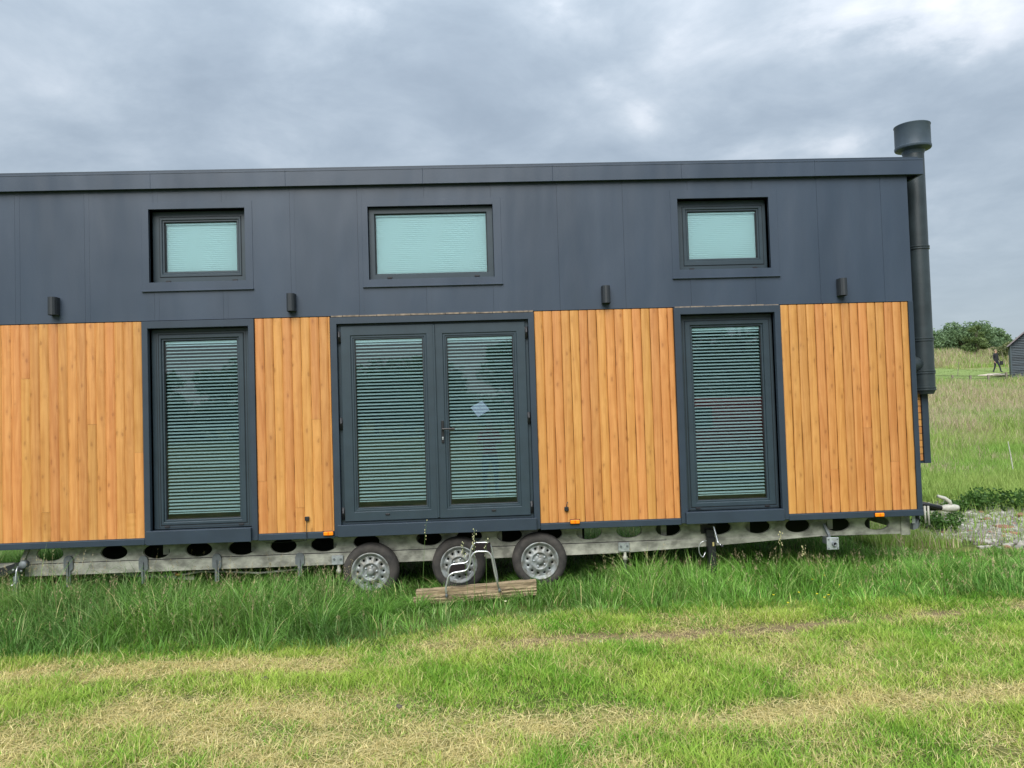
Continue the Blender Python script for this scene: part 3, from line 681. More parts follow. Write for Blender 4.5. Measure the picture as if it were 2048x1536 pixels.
def glass(parent, gl, yg):
    bm = bmesh.new(); v = [bm.verts.new((x_, yg, z_)) for x_, z_ in ((gl[0]-.01, gl[2]-.01), (gl[1]+.01, gl[2]-.01), (gl[1]+.01, gl[3]+.01), (gl[0]-.01, gl[3]+.01))]; bm.faces.new(v)
    return obj('pane', bm, GLASS, parent)
def gasket(parent, gl, yg):
    bm = bmesh.new(); ring(bm, (gl[0]-.012, gl[1]+.012, gl[2]-.012, gl[3]+.012), (gl[0]+.004, gl[1]-.004, gl[2]+.004, gl[3]-.004), yg-.006, yg-.001, .001); obj('gasket', bm, PVCD, parent)
def grow(q, s): return (q[0]-s, q[1]+s, q[2]-s, q[3]+s)
def drain(parent, cx, y_, z_, w_=.05):
    bm = bmesh.new(); box(bm, cx-w_/2, cx+w_/2, y_-.008, y_+.002, z_-.009, z_+.009, bev=.003); box(bm, cx-w_/2+.004, cx+w_/2-.004, y_-.009, y_-.008, z_-.008, z_-.003)
    obj('drain_cap', bm, BLACK, parent)

for i, u in enumerate(UPPER):
    op = u['op']; rec = u['rec']; gl = u['gl']
    # flashing round the opening, mitred, is the part that carries the rest
    bm = bmesh.new(); ring(bm, u['tr'], op, -.004, .001, .0015); W = part('window', bm, SHEET)
    bm = bmesh.new(); ring(bm, grow(op, .008), op, .0005, rec+.01, .0005); obj('reveal', bm, SHEET, W)
    obj('sill', bx(u['tr'][0]-.004, u['tr'][1]+.004, -.022, .004, u['tr'][2]-.010, u['tr'][2]+.004, bev=.002), SHEET, W)
    fin = grow(u['sash'], -.002) if u['sash'] else gl
    ringo('frame', grow(op, -.0005), grow(gl, .004) if u['sash'] is None else grow(u['sash'], -.01), rec-.012, rec+.06, PVC, W, .004)
    yg = rec+.012
    if u['sash']:
        bm = bmesh.new(); ring(bm, grow(u['sash'], .004), grow(u['sash'], -.001), rec-.0125, rec+.02, .001); obj('sash_gap', bm, PVCD, W)
        bm = bmesh.new(); ring(bm, grow(u['sash'], -.001), grow(gl, .022), rec-.018, rec+.05, .005); ring(bm, grow(gl, .0218), grow(gl, .003), rec-.008, rec+.05, .003); obj('sash', bm, PVC, W)
    gasket(W, gl, yg); glass(W, gl, yg); add_closed_blind(W, gl, yg)
    for f_ in (.16, .86): drain(W, op[0]+(op[1]-op[0])*f_, rec-.012, op[2]+.022)
for u in FULL:
    op = u['op']; rec = u['rec']; gl = u['gl']
    bm = bmesh.new(); ring(bm, u['tr'], op, -.022, .03, .003); W = part('window', bm, TRIM)
    bm = bmesh.new(); ring(bm, grow(op, .006), op, .0305, rec+.01, .0005); obj('reveal', bm, TRIM, W)
    obj('sill', bx(op[0]-.03, op[1]-.0, -.062, -.0225, u['tr'][2]-.004, op[2]+.002, bev=.003), TRIM, W)
    ringo('frame', grow(op, -.0005), grow(u['sash'], -.01), rec-.022, rec+.06, PVC, W, .004)
    bm = bmesh.new(); ring(bm, grow(u['sash'], .024), grow(u['sash'], .020), rec-.0235, rec-.02, .0005); obj('frame_bead', bm, PVCD, W)
    bm = bmesh.new(); ring(bm, grow(u['sash'], .004), grow(u['sash'], -.001), rec-.0235, rec+.02, .001); obj('sash_gap', bm, PVCD, W)
    yg = rec+.012
    bm = bmesh.new(); ring(bm, grow(u['sash'], -.001), grow(gl, .022), rec-.028, rec+.05, .006); ring(bm, grow(gl, .0218), grow(gl, .003), rec-.012, rec+.05, .003); obj('sash', bm, PVC, W)
    gasket(W, gl, yg); glass(W, gl, yg); add_blind(W, gl, yg, stop=.055)
    for f_ in (.13, .87): drain(W, op[0]+(op[1]-op[0])*f_, rec-.022, op[2]+.026)
# weathered batten left bare above two of the openings
for a, b in ((-1.50, .565), (2.04, 3.135)):
    bm = bmesh.new(); x_ = a
    while x_ < b:
        w_ = random.uniform(.10, .19); box(bm, x_, min(b, x_+w_-.006), -.010, -.001, 2.686+random.uniform(-.001, .001), 2.700+random.uniform(-.002, .004)); x_ += w_
    part('bare_batten', bm, BATTEN)

# double doors
op = DOOR['op']
bm = bmesh.new(); ring(bm, DOOR['tr'], op, -.022, .02, .003); ring(bm, grow(op, .006), op, .0205, .11, .0005); part('door_surround', bm, TRIM)
part('door_threshold', bx(op[0]-.03, op[1]+.02, -.060, -.0225, DOOR['tr'][2]-.002, op[2]+.004, bev=.003), TRIM)
bm = bmesh.new(); ring(bm, grow(op, -.0005), (-1.405, .470, .600, 2.580), .030, .10, .003); part('door_frame', bm, PVC)
leaves = [((-1.414, -.462, .603, 2.592), deep((-1.267, -.580, .742, 2.449), .03)), ((-.455, .478, .603, 2.592), deep((-.331, .343, .740, 2.447), .03))]
for i, (lf, gl) in enumerate(leaves):
    bm = bmesh.new(); ring(bm, lf, grow(gl, .040), .010, .075, .005); ring(bm, grow(gl, .0398), grow(gl, .018), .018, .075, .003); ring(bm, grow(gl, .0178), grow(gl, .003), .024, .075, .003)
    if i == 0: box(bm, lf[1]-.012, lf[1]+.010, -.002, .0098, lf[2]+.01, lf[3]-.01, bev=.003)
    D_ = part('door_leaf', bm, PVC)
    gasket(D_, gl, .036); glass(D_, gl, .036); add_blind(D_, gl, .036, stop=.065)
    drain(D_, -.98 if i == 0 else .10, .010, .665, .045)
    hx = -1.425 if i == 0 else .490
    for zc_ in (2.48, 1.60, .69):
        bm = bmesh.new(); lathe(bm, [(.0, -.06), (.011, -.058), (.011, -.002), (.0125, 0), (.011, .002), (.011, .058), (.0, .06)], 12, (hx, .0, zc_), 'Z'); box(bm, hx-.016, hx+.016, .004, .012, zc_-.055, zc_+.055, bev=.002)
        obj('hinge', bm, BLACK, D_, True)
    if i == 1:
        q = at(960, 818, .030); bm = bmesh.new(); bm.faces.new([bm.verts.new((q.x+u, .0335, q.z+v)) for u, v in ((-.098, .018), (-.022, -.082), (.100, -.010), (.022, .085))]); obj('blue_diamond', bm, DIAMOND, D_)  # translucent diamond standing in for an unidentified pale mark on the pane
        bm = bmesh.new(); hx = at(886, 880).x; zt, zb = at(885, 841).z, at(888, 886).z
        box(bm, hx-.014, hx+.014, -.004, .009, zb, zt, bev=.005); zl = at(885, 858).z
        lathe(bm, [(.0, -.052), (.010, -.05), (.010, -.004)], 12, (hx, 0, zl), 'Y')
        tube(bm, [(hx-.002, -.048, zl), (hx+.03, -.052, zl+.001), (hx+.125, -.050, zl-.002)], [.009, .0085, .0075], 8); obj('door_handle', bm, BLACK, D_)
        zk = at(886, 876).z; bm = bmesh.new(); lathe(bm, [(.0, -.012), (.0075, -.011), (.0085, -.004)], 14, (hx, 0, zk+.004), 'Y'); box(bm, hx-.005, hx+.005, -.0118, -.0045, zk-.018, zk); obj('lock_cylinder', bm, STEEL2, D_)

# wall lamps: rounded up-and-down boxes
def lamp(px, py):
    c = at(px, py, -.05); bm = bmesh.new(); w_, h_ = .085, .178; prof = [(-w_/2, .048), (-w_/2, -.010), (-w_*.40, -.034), (-w_*.2, -.048), (0, -.052), (w_*.2, -.048), (w_*.40, -.034), (w_/2, -.010), (w_/2, .048)]
    rows = [[bm.verts.new((c.x+u, -.05+v, c.z+s_)) for u, v in prof] for s_ in (-h_/2, h_/2)]
    for k in range(len(prof)-1): bm.faces.new((rows[0][k], rows[0][k+1], rows[1][k+1], rows[1][k]))
    for r_ in rows:
        cc = bm.verts.new((c.x, -.05, r_[0].co.z+(.03 if r_ is rows[0] else -.03)))
        for k in range(len(prof)-1): bm.faces.new((r_[k], r_[k+1], cc))
    o = part('wall_lamp', bm, LAMPBODY); b2 = bx(c.x-.036, c.x+.036, -.004, .0, c.z-.075, c.z+.075); obj('backplate', b2, BLACK, o)
for p_ in ((106, 612.5), (582, 605), (1212, 589), (1685, 574)): lamp(*p_)
# amber marker lights, cable clips
for px, py in ((657, 1067), (1150, 1043.5), (1759, 1029.5)):
    c = at(px, py, -.03); bm = bmesh.new(); box(bm, c.x-.052, c.x+.052, -.024, -.018, c.z-.024, c.z+.024, bev=.002); o = part('marker_light', bm, BLACK)
    obj('amber_lens', bx(c.x-.048, c.x+.048, -.044, -.024, c.z-.020, c.z+.019, bev=.006), AMBER, o); obj('lens_rib', bx(c.x-.006, c.x+.006, -.0455, -.044, c.z-.016, c.z+.015), mat('deep_amber', (.75, .13, .004), .3), o)
for k, (px, py) in enumerate(((614, 1037.5), (1133, 1018))):
    c = at(px, py, -.02); bm = bmesh.new(); box(bm, c.x-.021, c.x+.021, -.03, -.004, c.z-.021, c.z+.021, bev=.004); o = part('cable_box', bm, BLACK)
    bm = bmesh.new()
    if k == 0: tube(bm, [(c.x-.004, -.018, c.z-.01), (c.x-.006, -.024, c.z-.1), (c.x-.006, -.030, Z_RAIL1-.02), (c.x-.004, -.030, Z_RAIL0-.01), (c.x-.06, .02, Z_RAIL0-.025), (c.x-.45, .12, Z_RAIL0-.05)], .0035, 6)
    else: tube(bm, [(c.x, -.018, c.z+.018), (c.x+.004, -.016, c.z+.05), (c.x+.016, -.010, c.z+.07)], .0035, 6)
    obj('cable', bm, BLACK, o)

# flue on the far corner of the end wall
FY = .42; fp = at(1828, 340, FY); FX = fp.x; FR = .108
fl = holder('flue', (FX, FY, .0))
def fsub(name, prof, m=FLUEM, n=32):
    bm = bmesh.new(); lathe(bm, prof, n, (0, 0, 0), 'Z'); o = obj(name, bm, m, fl, True); md = o.modifiers.new('edge', 'EDGE_SPLIT'); md.split_angle = math.radians(40); return o
zs = [at(1835, q, FY).z for q in (778, 745, 680, 497)]; ztop = at(1825, 300, FY).z
fsub('flue_pipe', [(FR, zs[3]+.012), (FR, ztop)]); fsub('flue_pipe', [(FR, zs[2]+.012), (FR, zs[3]-.012)]); fsub('flue_tee', [(FR+.002, zs[0]), (FR+.002, zs[2]-.012)]); fsub('flue_base', [(.0, zs[0]-.06), (FR-.02, zs[0]-.06), (FR, zs[0]-.02), (FR, zs[0])])
for z_ in zs: fsub('joint_band', [(FR, z_-.022), (FR+.010, z_-.018), (FR+.010, z_-.006), (FR+.004, z_), (FR+.010, z_+.006), (FR+.010, z_+.018), (FR, z_+.022)])
ct, cb_ = at(1824, 253, FY).z, at(1826, 300, FY).z; CR = .183
fsub('flue_cowl', [(FR, ztop-.06), (FR+.012, ztop-.02), (CR-.01, cb_+.0), (CR, cb_+.002), (CR+.006, cb_+.012), (CR+.006, cb_+.03), (CR, cb_+.034), (CR, ct-.01), (CR+.005, ct-.004), (CR+.005, ct+.004), (CR-.01, ct+.006), (.06, ct+.012), (0, ct+.013)], CAPM, 40)
bm = bmesh.new(); tube(bm, [(-.35, 0, zs[1]+.09), (0, 0, zs[1]+.09)], FR-.012, 24); obj('wall_branch', bm, FLUEM, fl, True)
# small knob on the wall below the flue
p = at(1836, 698, .12)
bm = bmesh.new(); lathe(bm, [(0, .075), (.03, .07), (.042, .05), (.045, .0)], 16, (4.574, .15, p.z), 'X'); part('air_vent', bm, BRACK, True)

# slatted store on the end wall
sx1 = at(1857, 850, .45).x; st, sb = at(1845, 782, .45).z, at(1852, 926, .45).z
bm = bmesh.new(); box(bm, 4.575, sx1, .47, 1.2, sb, st, bev=.003); box(bm, sx1-.075, sx1, .43, .47, sb, st, bev=.003); box(bm, 4.575, sx1-.075, .445, .47, sb, sb+.02); SB = part('side_store', bm, TRIM)
ns = 10; gap = (st-.01-sb-.03)/ns
for k in range(ns):
    z0 = sb+.025+k*gap; obj('timber_slat', bx(4.576, sx1-.078, .448, .469, z0+.003, z0+gap-.003, bev=.003), WOOD, SB)

# ----------------- chassis
BY = .20
hc = [(99.8, 1108), (228, 1105), (313, 1103), (397.7, 1099), (483, 1096), (567, 1092), (647.6, 1089), (733, 1083.5), (858.2, 1077), (938.6, 1073), (1019, 1070.5), (1099, 1066.8), (1178, 1065), (1258, 1061.5), (1336.6, 1058), (1437, 1055), (1516, 1053), (1595.6, 1051), (1675.5, 1048.6), (1754, 1046)]
HC = [at(a, b, BY) for a, b in hc]
zc_m = float(np.mean([q.z for q in HC])); print('hole z', [round(q.z, 3) for q in HC])
def web_low(x_):     # z of the lower edge of the pierced web and of the flange below
    return np.interp(x_, [at(50, 1130, BY).x, at(1400, 1079, BY).x, at(1845, 1066, BY).x], [at(50, 1131, BY).z, at(1400, 1079, BY).z, at(1845, 1066, BY).z])
def low_low(x_):
    return np.interp(x_, [at(50, 1152, BY).x, at(700, 1128, BY).x, at(1240, 1106, BY).x, at(1420, 1092, BY).x, at(1640, 1073, BY).x], [at(50, 1153, BY).z, at(700, 1128, BY).z, at(1240, 1106, BY).z, at(1420, 1092, BY).z, at(1640, 1072, BY).z])
bm = bmesh.new(); xb0 = at(51, 1110, BY).x; xb1 = at(1812, 1050, BY).x
ex = [xb0]+[(a.x+b.x)/2 for a, b in zip(HC, HC[1:])]+[xb1]; zt = .475
F_ = lambda X, Y_, Z: (X, Y_, Z if Z > .30 else float(web_low(X)) + (Z-.20)*1.0 if Z < .2001 else Z)
for q, a, b in zip(HC, ex, ex[1:]):
    zl = float(web_low((a+b)/2))
    def F2(X, Y_, Z, zl=zl): return (X, Y_, float(web_low(X)) if abs(Z-zl) < 1e-6 else Z)
    cell_hole(bm, a, b, zl, zt, q.x, min(q.z, zt-.085), .136, .076, BY, .02, F2, 28)
    box(bm, a, b, BY+.001, BY+.06, zt-.006, zt)
part('chassis_beam', bm, STEEL)
bm = bmesh.new(); xe = at(1640, 1070, BY).x; nseg = 30; rows = []
for k in range(nseg+1):
    X = xb0+(xe-xb0)*k/nseg; wl = float(web_low(X)); ll = min(float(low_low(X)), wl-.002)
    rows.append([bm.verts.new(p_) for p_ in ((X, BY+.05, wl+.006), (X, BY-.010, wl+.006), (X, BY-.012, wl+.002), (X, BY-.012, ll+.003), (X, BY-.009, ll), (X, BY+.06, ll))])
for a, b in zip(rows, rows[1:]):
    for k in range(5): bm.faces.new((a[k], a[k+1], b[k+1], b[k]))
part('chassis_flange', bm, STEEL)
bm = bmesh.new()
for ra, rb_ in zip(range(0, 30), range(1, 31)):
    Xa, Xb = xb0+(xe-xb0)*ra/30, xb0+(xe-xb0)*rb_/30; za, zb_ = float(web_low(Xa))+.0065, float(web_low(Xb))+.0065
    if rb_ > 24: break
    v = [bm.verts.new(q) for q in ((Xa, BY-.002, za), (Xb, BY-.002, zb_), (Xb, BY-.002, zb_+.007), (Xa, BY-.002, za+.007))]; bm.faces.new(v)
part('slot_shade_strip', bm, DARKM)  # dark strip painting in the shadow line above the flange
def chbox(name, m, *a, **k): return part(name, bx(*a, **k), m)
# dark machinery under the floor: second beam, cross members, axles, added dark box
bm = bmesh.new(); box(bm, xb0+.2, xb1, 1.85, 1.90, .16, .45)
part('far_chassis_beam', bm, STEEL)
for xx in (-4.2, -3.3, -2.4, -1.55, -.75, .15, 1.0, 1.9, 2.8, 3.7, 4.4):
    part('cross_member', bx(xx-.03, xx+.03, BY+.062, 1.85, .30, .42), STEEL)
for x0_, x1_ in ((-4.30, 1.12), (1.95, 4.4)):
    part('hole_backing_box', bx(x0_, x1_, .75, 1.75, .13, .445, bev=.03), DARKM)  # made-up box that keeps the oval holes of the beam dark
part('underfloor', bx(HX0+.03, HX1-.02, .062, HYB-.02, .452, .459), DARKM)
# end plate, corner bumper and hanging strip
bm = bmesh.new(); e0, e1 = xb1+.002, at(1845, 1050, .05).x
box(bm, at(1800, 1045, BY).x, at(1818, 1045, BY).x, BY-.02, BY-.001, .22, .446, bev=.003); part('end_plate', bm, STEEL)
bm = bmesh.new(); pts = [(e0+.10, .449), (e1, .449), (e1, .345), (e1-.02, .30), (e1-.07, .285), (e0+.02, .285), (e0+.02, .34), (e0+.10, .40)]
fr_ = [bm.verts.new((a, .10, b)) for a, b in pts]; bk = [bm.verts.new((a, .16, b)) for a, b in pts]
bm.faces.new(fr_); bm.faces.new(bk)
for k in range(len(pts)): bm.faces.new((fr_[k], fr_[(k+1) % len(pts)], bk[(k+1) % len(pts)], bk[k]))
part('corner_bracket', bm, BRACK)
bm = bmesh.new(); t0 = at(1828, 1033, .08); obox(bm, (t0.x, .09, .40), (1, 0, 0), (0, 1, 0), (0, 0, 1), .035, .004, .09); part('reflector_tag', bm, STEEL2)

# hanging brackets with rounded heads
for px, yt, yb in ((136, 1112, 1174), (286, 1112, 1168), (433, 1108, 1163), (599, 1106, 1152)):
    a = at(px, yt, BY-.03); b = at(px, yb, BY-.03); bm = bmesh.new(); w1, w2 = .046, .021; zt_ = a.z; zb_ = b.z; zm = zt_-.155 if px < 590 else zt_-.13
    pts = [(-w1, zm+.02), (-w1, zt_-.04), (-w1*.75, zt_-.014), (-w1*.4, zt_), (w1*.4, zt_), (w1*.75, zt_-.014), (w1, zt_-.04), (w1, zm+.02), (w2, zm), (w2, zb_), (-w2, zb_), (-w2, zm)]
    f1 = [bm.verts.new((a.x+u, BY-.030, v)) for u, v in pts]; f2 = [bm.verts.new((a.x+u, BY-.013, v)) for u, v in pts]; bm.faces.new(f1); bm.faces.new(f2)
    for k in range(len(pts)): bm.faces.new((f1[k], f1[(k+1) % len(pts)], f2[(k+1) % len(pts)], f2[k]))
    box(bm, a.x-.005, a.x+.005, BY-.046, BY-.030, zb_, zt_-.06); part('hanger_bracket', bm, BRACK)
# bolted clamp plates with threaded rods below
for px, py in ((675, 1120), (1248, 1094)):
    a = at(px, py, BY-.03); bm = bmesh.new(); box(bm, a.x-.06, a.x+.06, BY-.036, BY-.013, a.z-.05, a.z+.047, bev=.006); P_ = part('clamp_plate', bm, STEEL2)
    for s_ in (-.034, .034):
        bm = bmesh.new(); lathe(bm, [(0, -.015), (.011, -.014), (.012, -.001)], 6, (a.x+s_, BY-.036, a.z+.01), 'Y'); obj('bolt', bm, BRACK, P_)
    bm = bmesh.new(); lathe(bm, [(0, a.z-.30), (.014, a.z-.30), (.014, a.z-.14), (.026, a.z-.135), (.026, a.z-.10), (.016, a.z-.095), (.014, a.z-.052)], 10, (a.x+.01, BY-.02, 0), 'Z'); obj('adjuster_rod', bm, STEEL, P_, True)

# jack leg with crank
a = at(1421, 1062, BY-.06); b = at(1421, 1135, BY-.06); bm = bmesh.new(); box(bm, a.x-.04, a.x+.04, BY-.10, BY-.025, GZ+.02, a.z-.06, bev=.004); box(bm, a.x-.05, a.x+.03, BY-.085, BY-.04, a.z-.06, a.z+.02, bev=.004); box(bm, a.x-.09, a.x+.07, BY-.02, BY-.006, a.z-.03, a.z+.06); JK = part('jack_leg', bm, BLACK)
bm = bmesh.new(); p0 = at(1427, 1052, BY-.12); p1 = at(1436, 1086, BY-.16); p2 = at(1444, 1092, BY-.22); tube(bm, rtube([(a.x+.01, BY-.10, p0.z), p0, p1, p2], .02), .0085, 8); obj('crank_handle', bm, TUBE, JK, True)
bm = bmesh.new(); lathe(bm, [(0, -.02), (.016, -.015), (.016, .015), (0, .02)], 10, p2, 'Y'); obj('crank_knob', bm, BLACK, JK, True)
bm = bmesh.new(); l0 = at(1413, 1081, .1); tube(bm, rtube([l0, at(1402, 1084, .1), at(1397, 1095, .1), at(1399, 1108, .1), at(1406, 1116, .1), at(1411, 1104, .1)], .03), .005, 6); obj('chain_loop', bm, TUBE, JK, True)
obj('warning_label', bx(a.x+.004, a.x+.022, BY-.1015, BY-.1, a.z-.15, a.z-.11), mat('pale_yellow_label', (.45, .38, .16), .5), JK)

# socket plate at the rear corner
a = at(1665.6, 1087, .02); bm = bmesh.new(); r_ = .064
box(bm, a.x-r_, a.x+r_, .014, .024, a.z-r_, a.z+r_, bev=.004); SP = part('socket_plate', bm, STEEL2)
bm = bmesh.new(); rg_ = lathe(bm, [(.024, -.001), (.024, -.03), (.016, -.032), (.016, .0)], 18, (a.x+.008, .014, a.z-.002), 'Y'); obj('socket', bm, BRACK, SP, True)
bm = bmesh.new(); lathe(bm, [(0, -.004), (.0155, -.004)], 14, (a.x+.008, .012, a.z-.002), 'Y'); obj('socket_bore', bm, BLACK, SP)
for sx_ in (-1, 1):
    for sz_ in (-1, 1):
        bm = bmesh.new(); lathe(bm, [(0, -.008), (.007, -.007), (.008, 0)], 8, (a.x+sx_*.046, .014, a.z+sz_*.046), 'Y'); obj('bolt', bm, BRACK, SP)
bm = bmesh.new(); q0 = at(1647, 1048, BY-.03); q1 = at(1652, 1072, .06); tube(bm, [q0, (q0.x+.02, .1, q1.z), (a.x-.03, .03, a.z+.05)], .018, 4); box(bm, a.x-.03, a.x+.03, .026, BY, a.z-.02, a.z+.05); obj('support_arm', bm, BRACK, SP)

# wheels
def wheel(px, py, R_, yface):
    c = at(px, py, yface); W = holder('wheel', (c.x, yface, c.z)); W.rotation_euler = (0, random.uniform(0, 1), 0)
    wd = .165
    prof = [(R_*.66, .012), (R_*.70, .001), (R_*.80, -.006), (R_*.90, -.002), (R_*.965, .014), (R_, .034), (R_, wd-.03), (R_*.96, wd-.01), (R_*.66, wd-.01)]
    bm = bmesh.new(); lathe(bm, prof, 56); 
    # tread grooves as real steps
    obj('tyre', bm, RUBBER, W, True)
    for q in (.045, .075, .105):
        bm = bmesh.new(); lathe(bm, [(R_+.0005, q), (R_+.004, q+.003), (R_+.004, q+.017), (R_+.0005, q+.02)], 56); obj('tread_rib', bm, RUBBER, W, True)
    r0 = R_*.66
    bm = bmesh.new(); lathe(bm, [(r0+.012, .006), (r0+.010, -.004), (r0-.002, -.003), (r0-.010, .010), (r0-.018, .014), (r0-.028, .030)], 56); 
    # dished disc with a ring of vent holes
    n_h = 12; ra, rb = r0-.028, r0*.52
    for k in range(n_h):
        a0, a1 = 2*PI*k/n_h, 2*PI*(k+1)/n_h
        def F3(X, Y_, Z): return (Z*math.cos(X), .030-(ra-Z)/(ra-rb)*.020+(Y_-.0), Z*math.sin(X))
        rm = (ra+rb)/2+.004; cell_hole(bm, a0, a1, rb, ra, (a0+a1)/2, rm, .0125/rm, .0125, 0, .012, F3, 16)
    lathe(bm, [(rb, .010), (rb-.006, .006), (rb-.014, .008), (rb-.020, .022), (.062, .030), (.055, .026), (.036, .024), (.034, .004), (.028, -.004), (.0, -.006)], 56)
    bmesh.ops.remove_doubles(bm, verts=bm.verts, dist=.0002); obj('rim', bm, RIM, W, True)
    bm = bmesh.new(); lathe(bm, [(r0-.02, .06), (0, .062)], 32); obj('brake_drum', bm, DARKM, W)
    for k in range(5):
        a_ = 2*PI*k/5+.3; bm = bmesh.new(); lathe(bm, [(0, -.012), (.009, -.009), (.011, .014)], 10, (.060*math.cos(a_), .022, .060*math.sin(a_)), 'Y'); obj('wheel_nut', bm, STEEL2, W, True)
    return c
cs = [wheel(741, 1144, .278, .02), wheel(918, 1130, .272, .05), wheel(1080, 1122, .276, .02)]
for c in cs:
    bm = bmesh.new(); tube(bm, [(c.x, .1, c.z), (c.x, 2.3, c.z)], .035, 10); part('axle', bm, DARKM)
    bm = bmesh.new(); tube(bm, [(c.x-.02, .19, c.z), (c.x-.22, .19, .25)], .03, 6); part('suspension_arm', bm, BRACK)
# steel plate seen behind the middle wheel and the hanging fuel pipe on the left
part('hanging_plate', bx(at(934, 1090, .24).x, at(965, 1090, .24).x, .235, .24, at(950, 1100, .24).z, at(950, 1076, .24).z), BRACK)
bm = bmesh.new(); tube(bm, [at(345, 1147, .3), at(368, 1149, .28), at(400, 1143, .28), at(450, 1143, .3), at(520, 1146, .3), at(620, 1136, .3)], .011, 8); part('under_pipe', bm, STEEL, True)
bm = bmesh.new(); q = at(356, 1149, .27); lathe(bm, [(0, -.03), (.018, -.025), (.02, .01), (.012, .03)], 10, q, 'X'); part('pipe_fitting', bm, mat('old_brass', (.35, .20, .07), .45, metal=.6), True)
bm = bmesh.new(); u0 = at(230, 1146, .33); u1 = at(390, 1156, .33); obox(bm, (u0+u1)/2, (u1-u0).normalized(), (0, 1, 0), (0, 0, 1), (u1-u0).length, .05, .035); part('torsion_bar', bm, STEEL)
# front (left) stabiliser and drawbar
bm = bmesh.new(); l0 = at(-60, 1165, .05); l1 = at(44, 1131, .1); obox(bm, (l0+l1)/2, (l1-l0).normalized(), (0, 1, 0), (l1-l0).normalized().cross(Vector((0, 1, 0))), (l1-l0).length, .06, .085); ST = part('stabiliser_arm', bm, BLACK)
bm = bmesh.new(); lathe(bm, [(0, -.03), (.035, -.03), (.04, -.02), (.04, .03), (0, .03)], 16, at(48, 1129, .06), 'Y'); obj('pivot', bm, BRACK, ST, True)
bm = bmesh.new(); tube(bm, rtube([at(36, 1133, .0), at(33, 1140, -.04), at(30, 1168, -.06), at(22, 1172, -.10)], .02), .008, 8); obj('crank_handle', bm, TUBE, ST, True)
for px, py in ((27, 1140), (43, 1142)):
    bm = bmesh.new(); lathe(bm, [(0, -.012), (.01, -.01), (.012, 0)], 8, at(px, py, .02), 'Y'); obj('bolt', bm, TUBE, ST)
bm = bmesh.new(); tube(bm, [at(33, 1152, .1), at(33, 1210, .1)], .03, 8); part('stabiliser_foot', bm, BRACK)
bm = bmesh.new(); w0 = at(-40, 1102, BY); w1 = at(50, 1100, BY); w2 = at(44, 1128, BY); tube(bm, [at(-60, 1133, BY), at(30, 1130, BY)], .03, 4); tube(bm, [at(56, 1098, BY), at(36, 1150, BY)], .028, 4); part('end_strut', bm, STEEL)

# hitch at the right end of the trailer, seen past the corner
bm = bmesh.new(); y0 = 1.25; h0 = at(1846, 1008, y0); h1 = at(1886, 1017, y0); tube(bm, [(4.5, y0+.2, .30), h0, h1], .028, 8); tube(bm, [(4.5, y0+.7, .25), h1], .025, 8); DB = part('drawbar', bm, BLACK, True)
bm = bmesh.new(); q = at(1898, 1016, y0); lathe(bm, [(0, .12), (.03, .115), (.042, .07), (.046, 0), (.04, -.06), (.025, -.10), (0, -.11)], 16, q, 'X'); obj('coupling_head', bm, WHITEP, DB, True)
bm = bmesh.new(); tube(bm, rtube([at(1902, 1012, y0), at(1897, 1001, y0-.02), at(1889, 995, y0-.04), at(1875, 992, y0-.05)], .05), [.022]*(14), 8) if False else tube(bm, [at(1902, 1013, y0), at(1899, 1003, y0), at(1890, 997, y0), at(1875, 992, y0)], [.026, .024, .024, .018], 8); obj('coupling_lever', bm, WHITEP, DB, True)
bm = bmesh.new()
for px, pb in ((1849, 1046), (1856, 1050)): tube(bm, [at(px, 1012, y0-.1), at(px+2, pb, y0-.1)], .013, 6)
obj('jockey_post', bm, WHITEP, DB, True)

# ================================================================= folding double step and sleeper
sy = -.45
SO = on_ground(930, 1195); 
TS = empty('timber_sleeper', at(950, 1190, -.38), label='weathered split timber sleeper lying in the grass beneath the metal step', cat='timber')
l0 = at(832, 1197, -.38); l1 = at(1073, 1176, -.38); dv = (l1-l0).normalized()
def sleeper(zoff, y0, y1, t, xa=0.0, xb=0.0, seed=1):
    rnd = random.Random(seed); bm = bmesh.new(); rows = []; n_ = 24
    for k in range(n_+1):
        c_ = l0+dv*(xa+((l1-l0).length-xa-xb)*k/n_)-Vector(TS.location); j = lambda s_=.004: rnd.uniform(-s_, s_)
        pr = [(y0, -t/2), (y0-.002, -t*.30), (y0+.006, -t*.24), (y0-.004, -t*.1), (y0+.005, .0), (y0-.003, t*.08), (y0+.003, t*.25), (y0, t/2), (y1, t/2), (y1, -t/2)]
        rows.append([bm.verts.new((c_.x, u+j(), c_.z+zoff+v+j(.003))) for u, v in pr])
    for a, b in zip(rows, rows[1:]):
        m_ = len(a)
        for k in range(m_): bm.faces.new((a[k], a[(k+1) % m_], b[(k+1) % m_], b[k]))
    bm.faces.new(rows[0]); bm.faces.new(rows[-1]); return bm
obj('board', sleeper(.0, .0, .10, .135, seed=2), OLDWOOD, TS)
obj('board', sleeper(-.02, -.055, -.003, .075, -.02, .34, seed=3), OLDWOOD, TS)

ST_ = empty('folding_step', at(940, 1180, -.3), label='folding metal step with two black treads standing before the middle wheel', cat='step stool')
o0 = Vector(ST_.location); 
def sp(px, py, Y): return at(px, py, Y)-o0
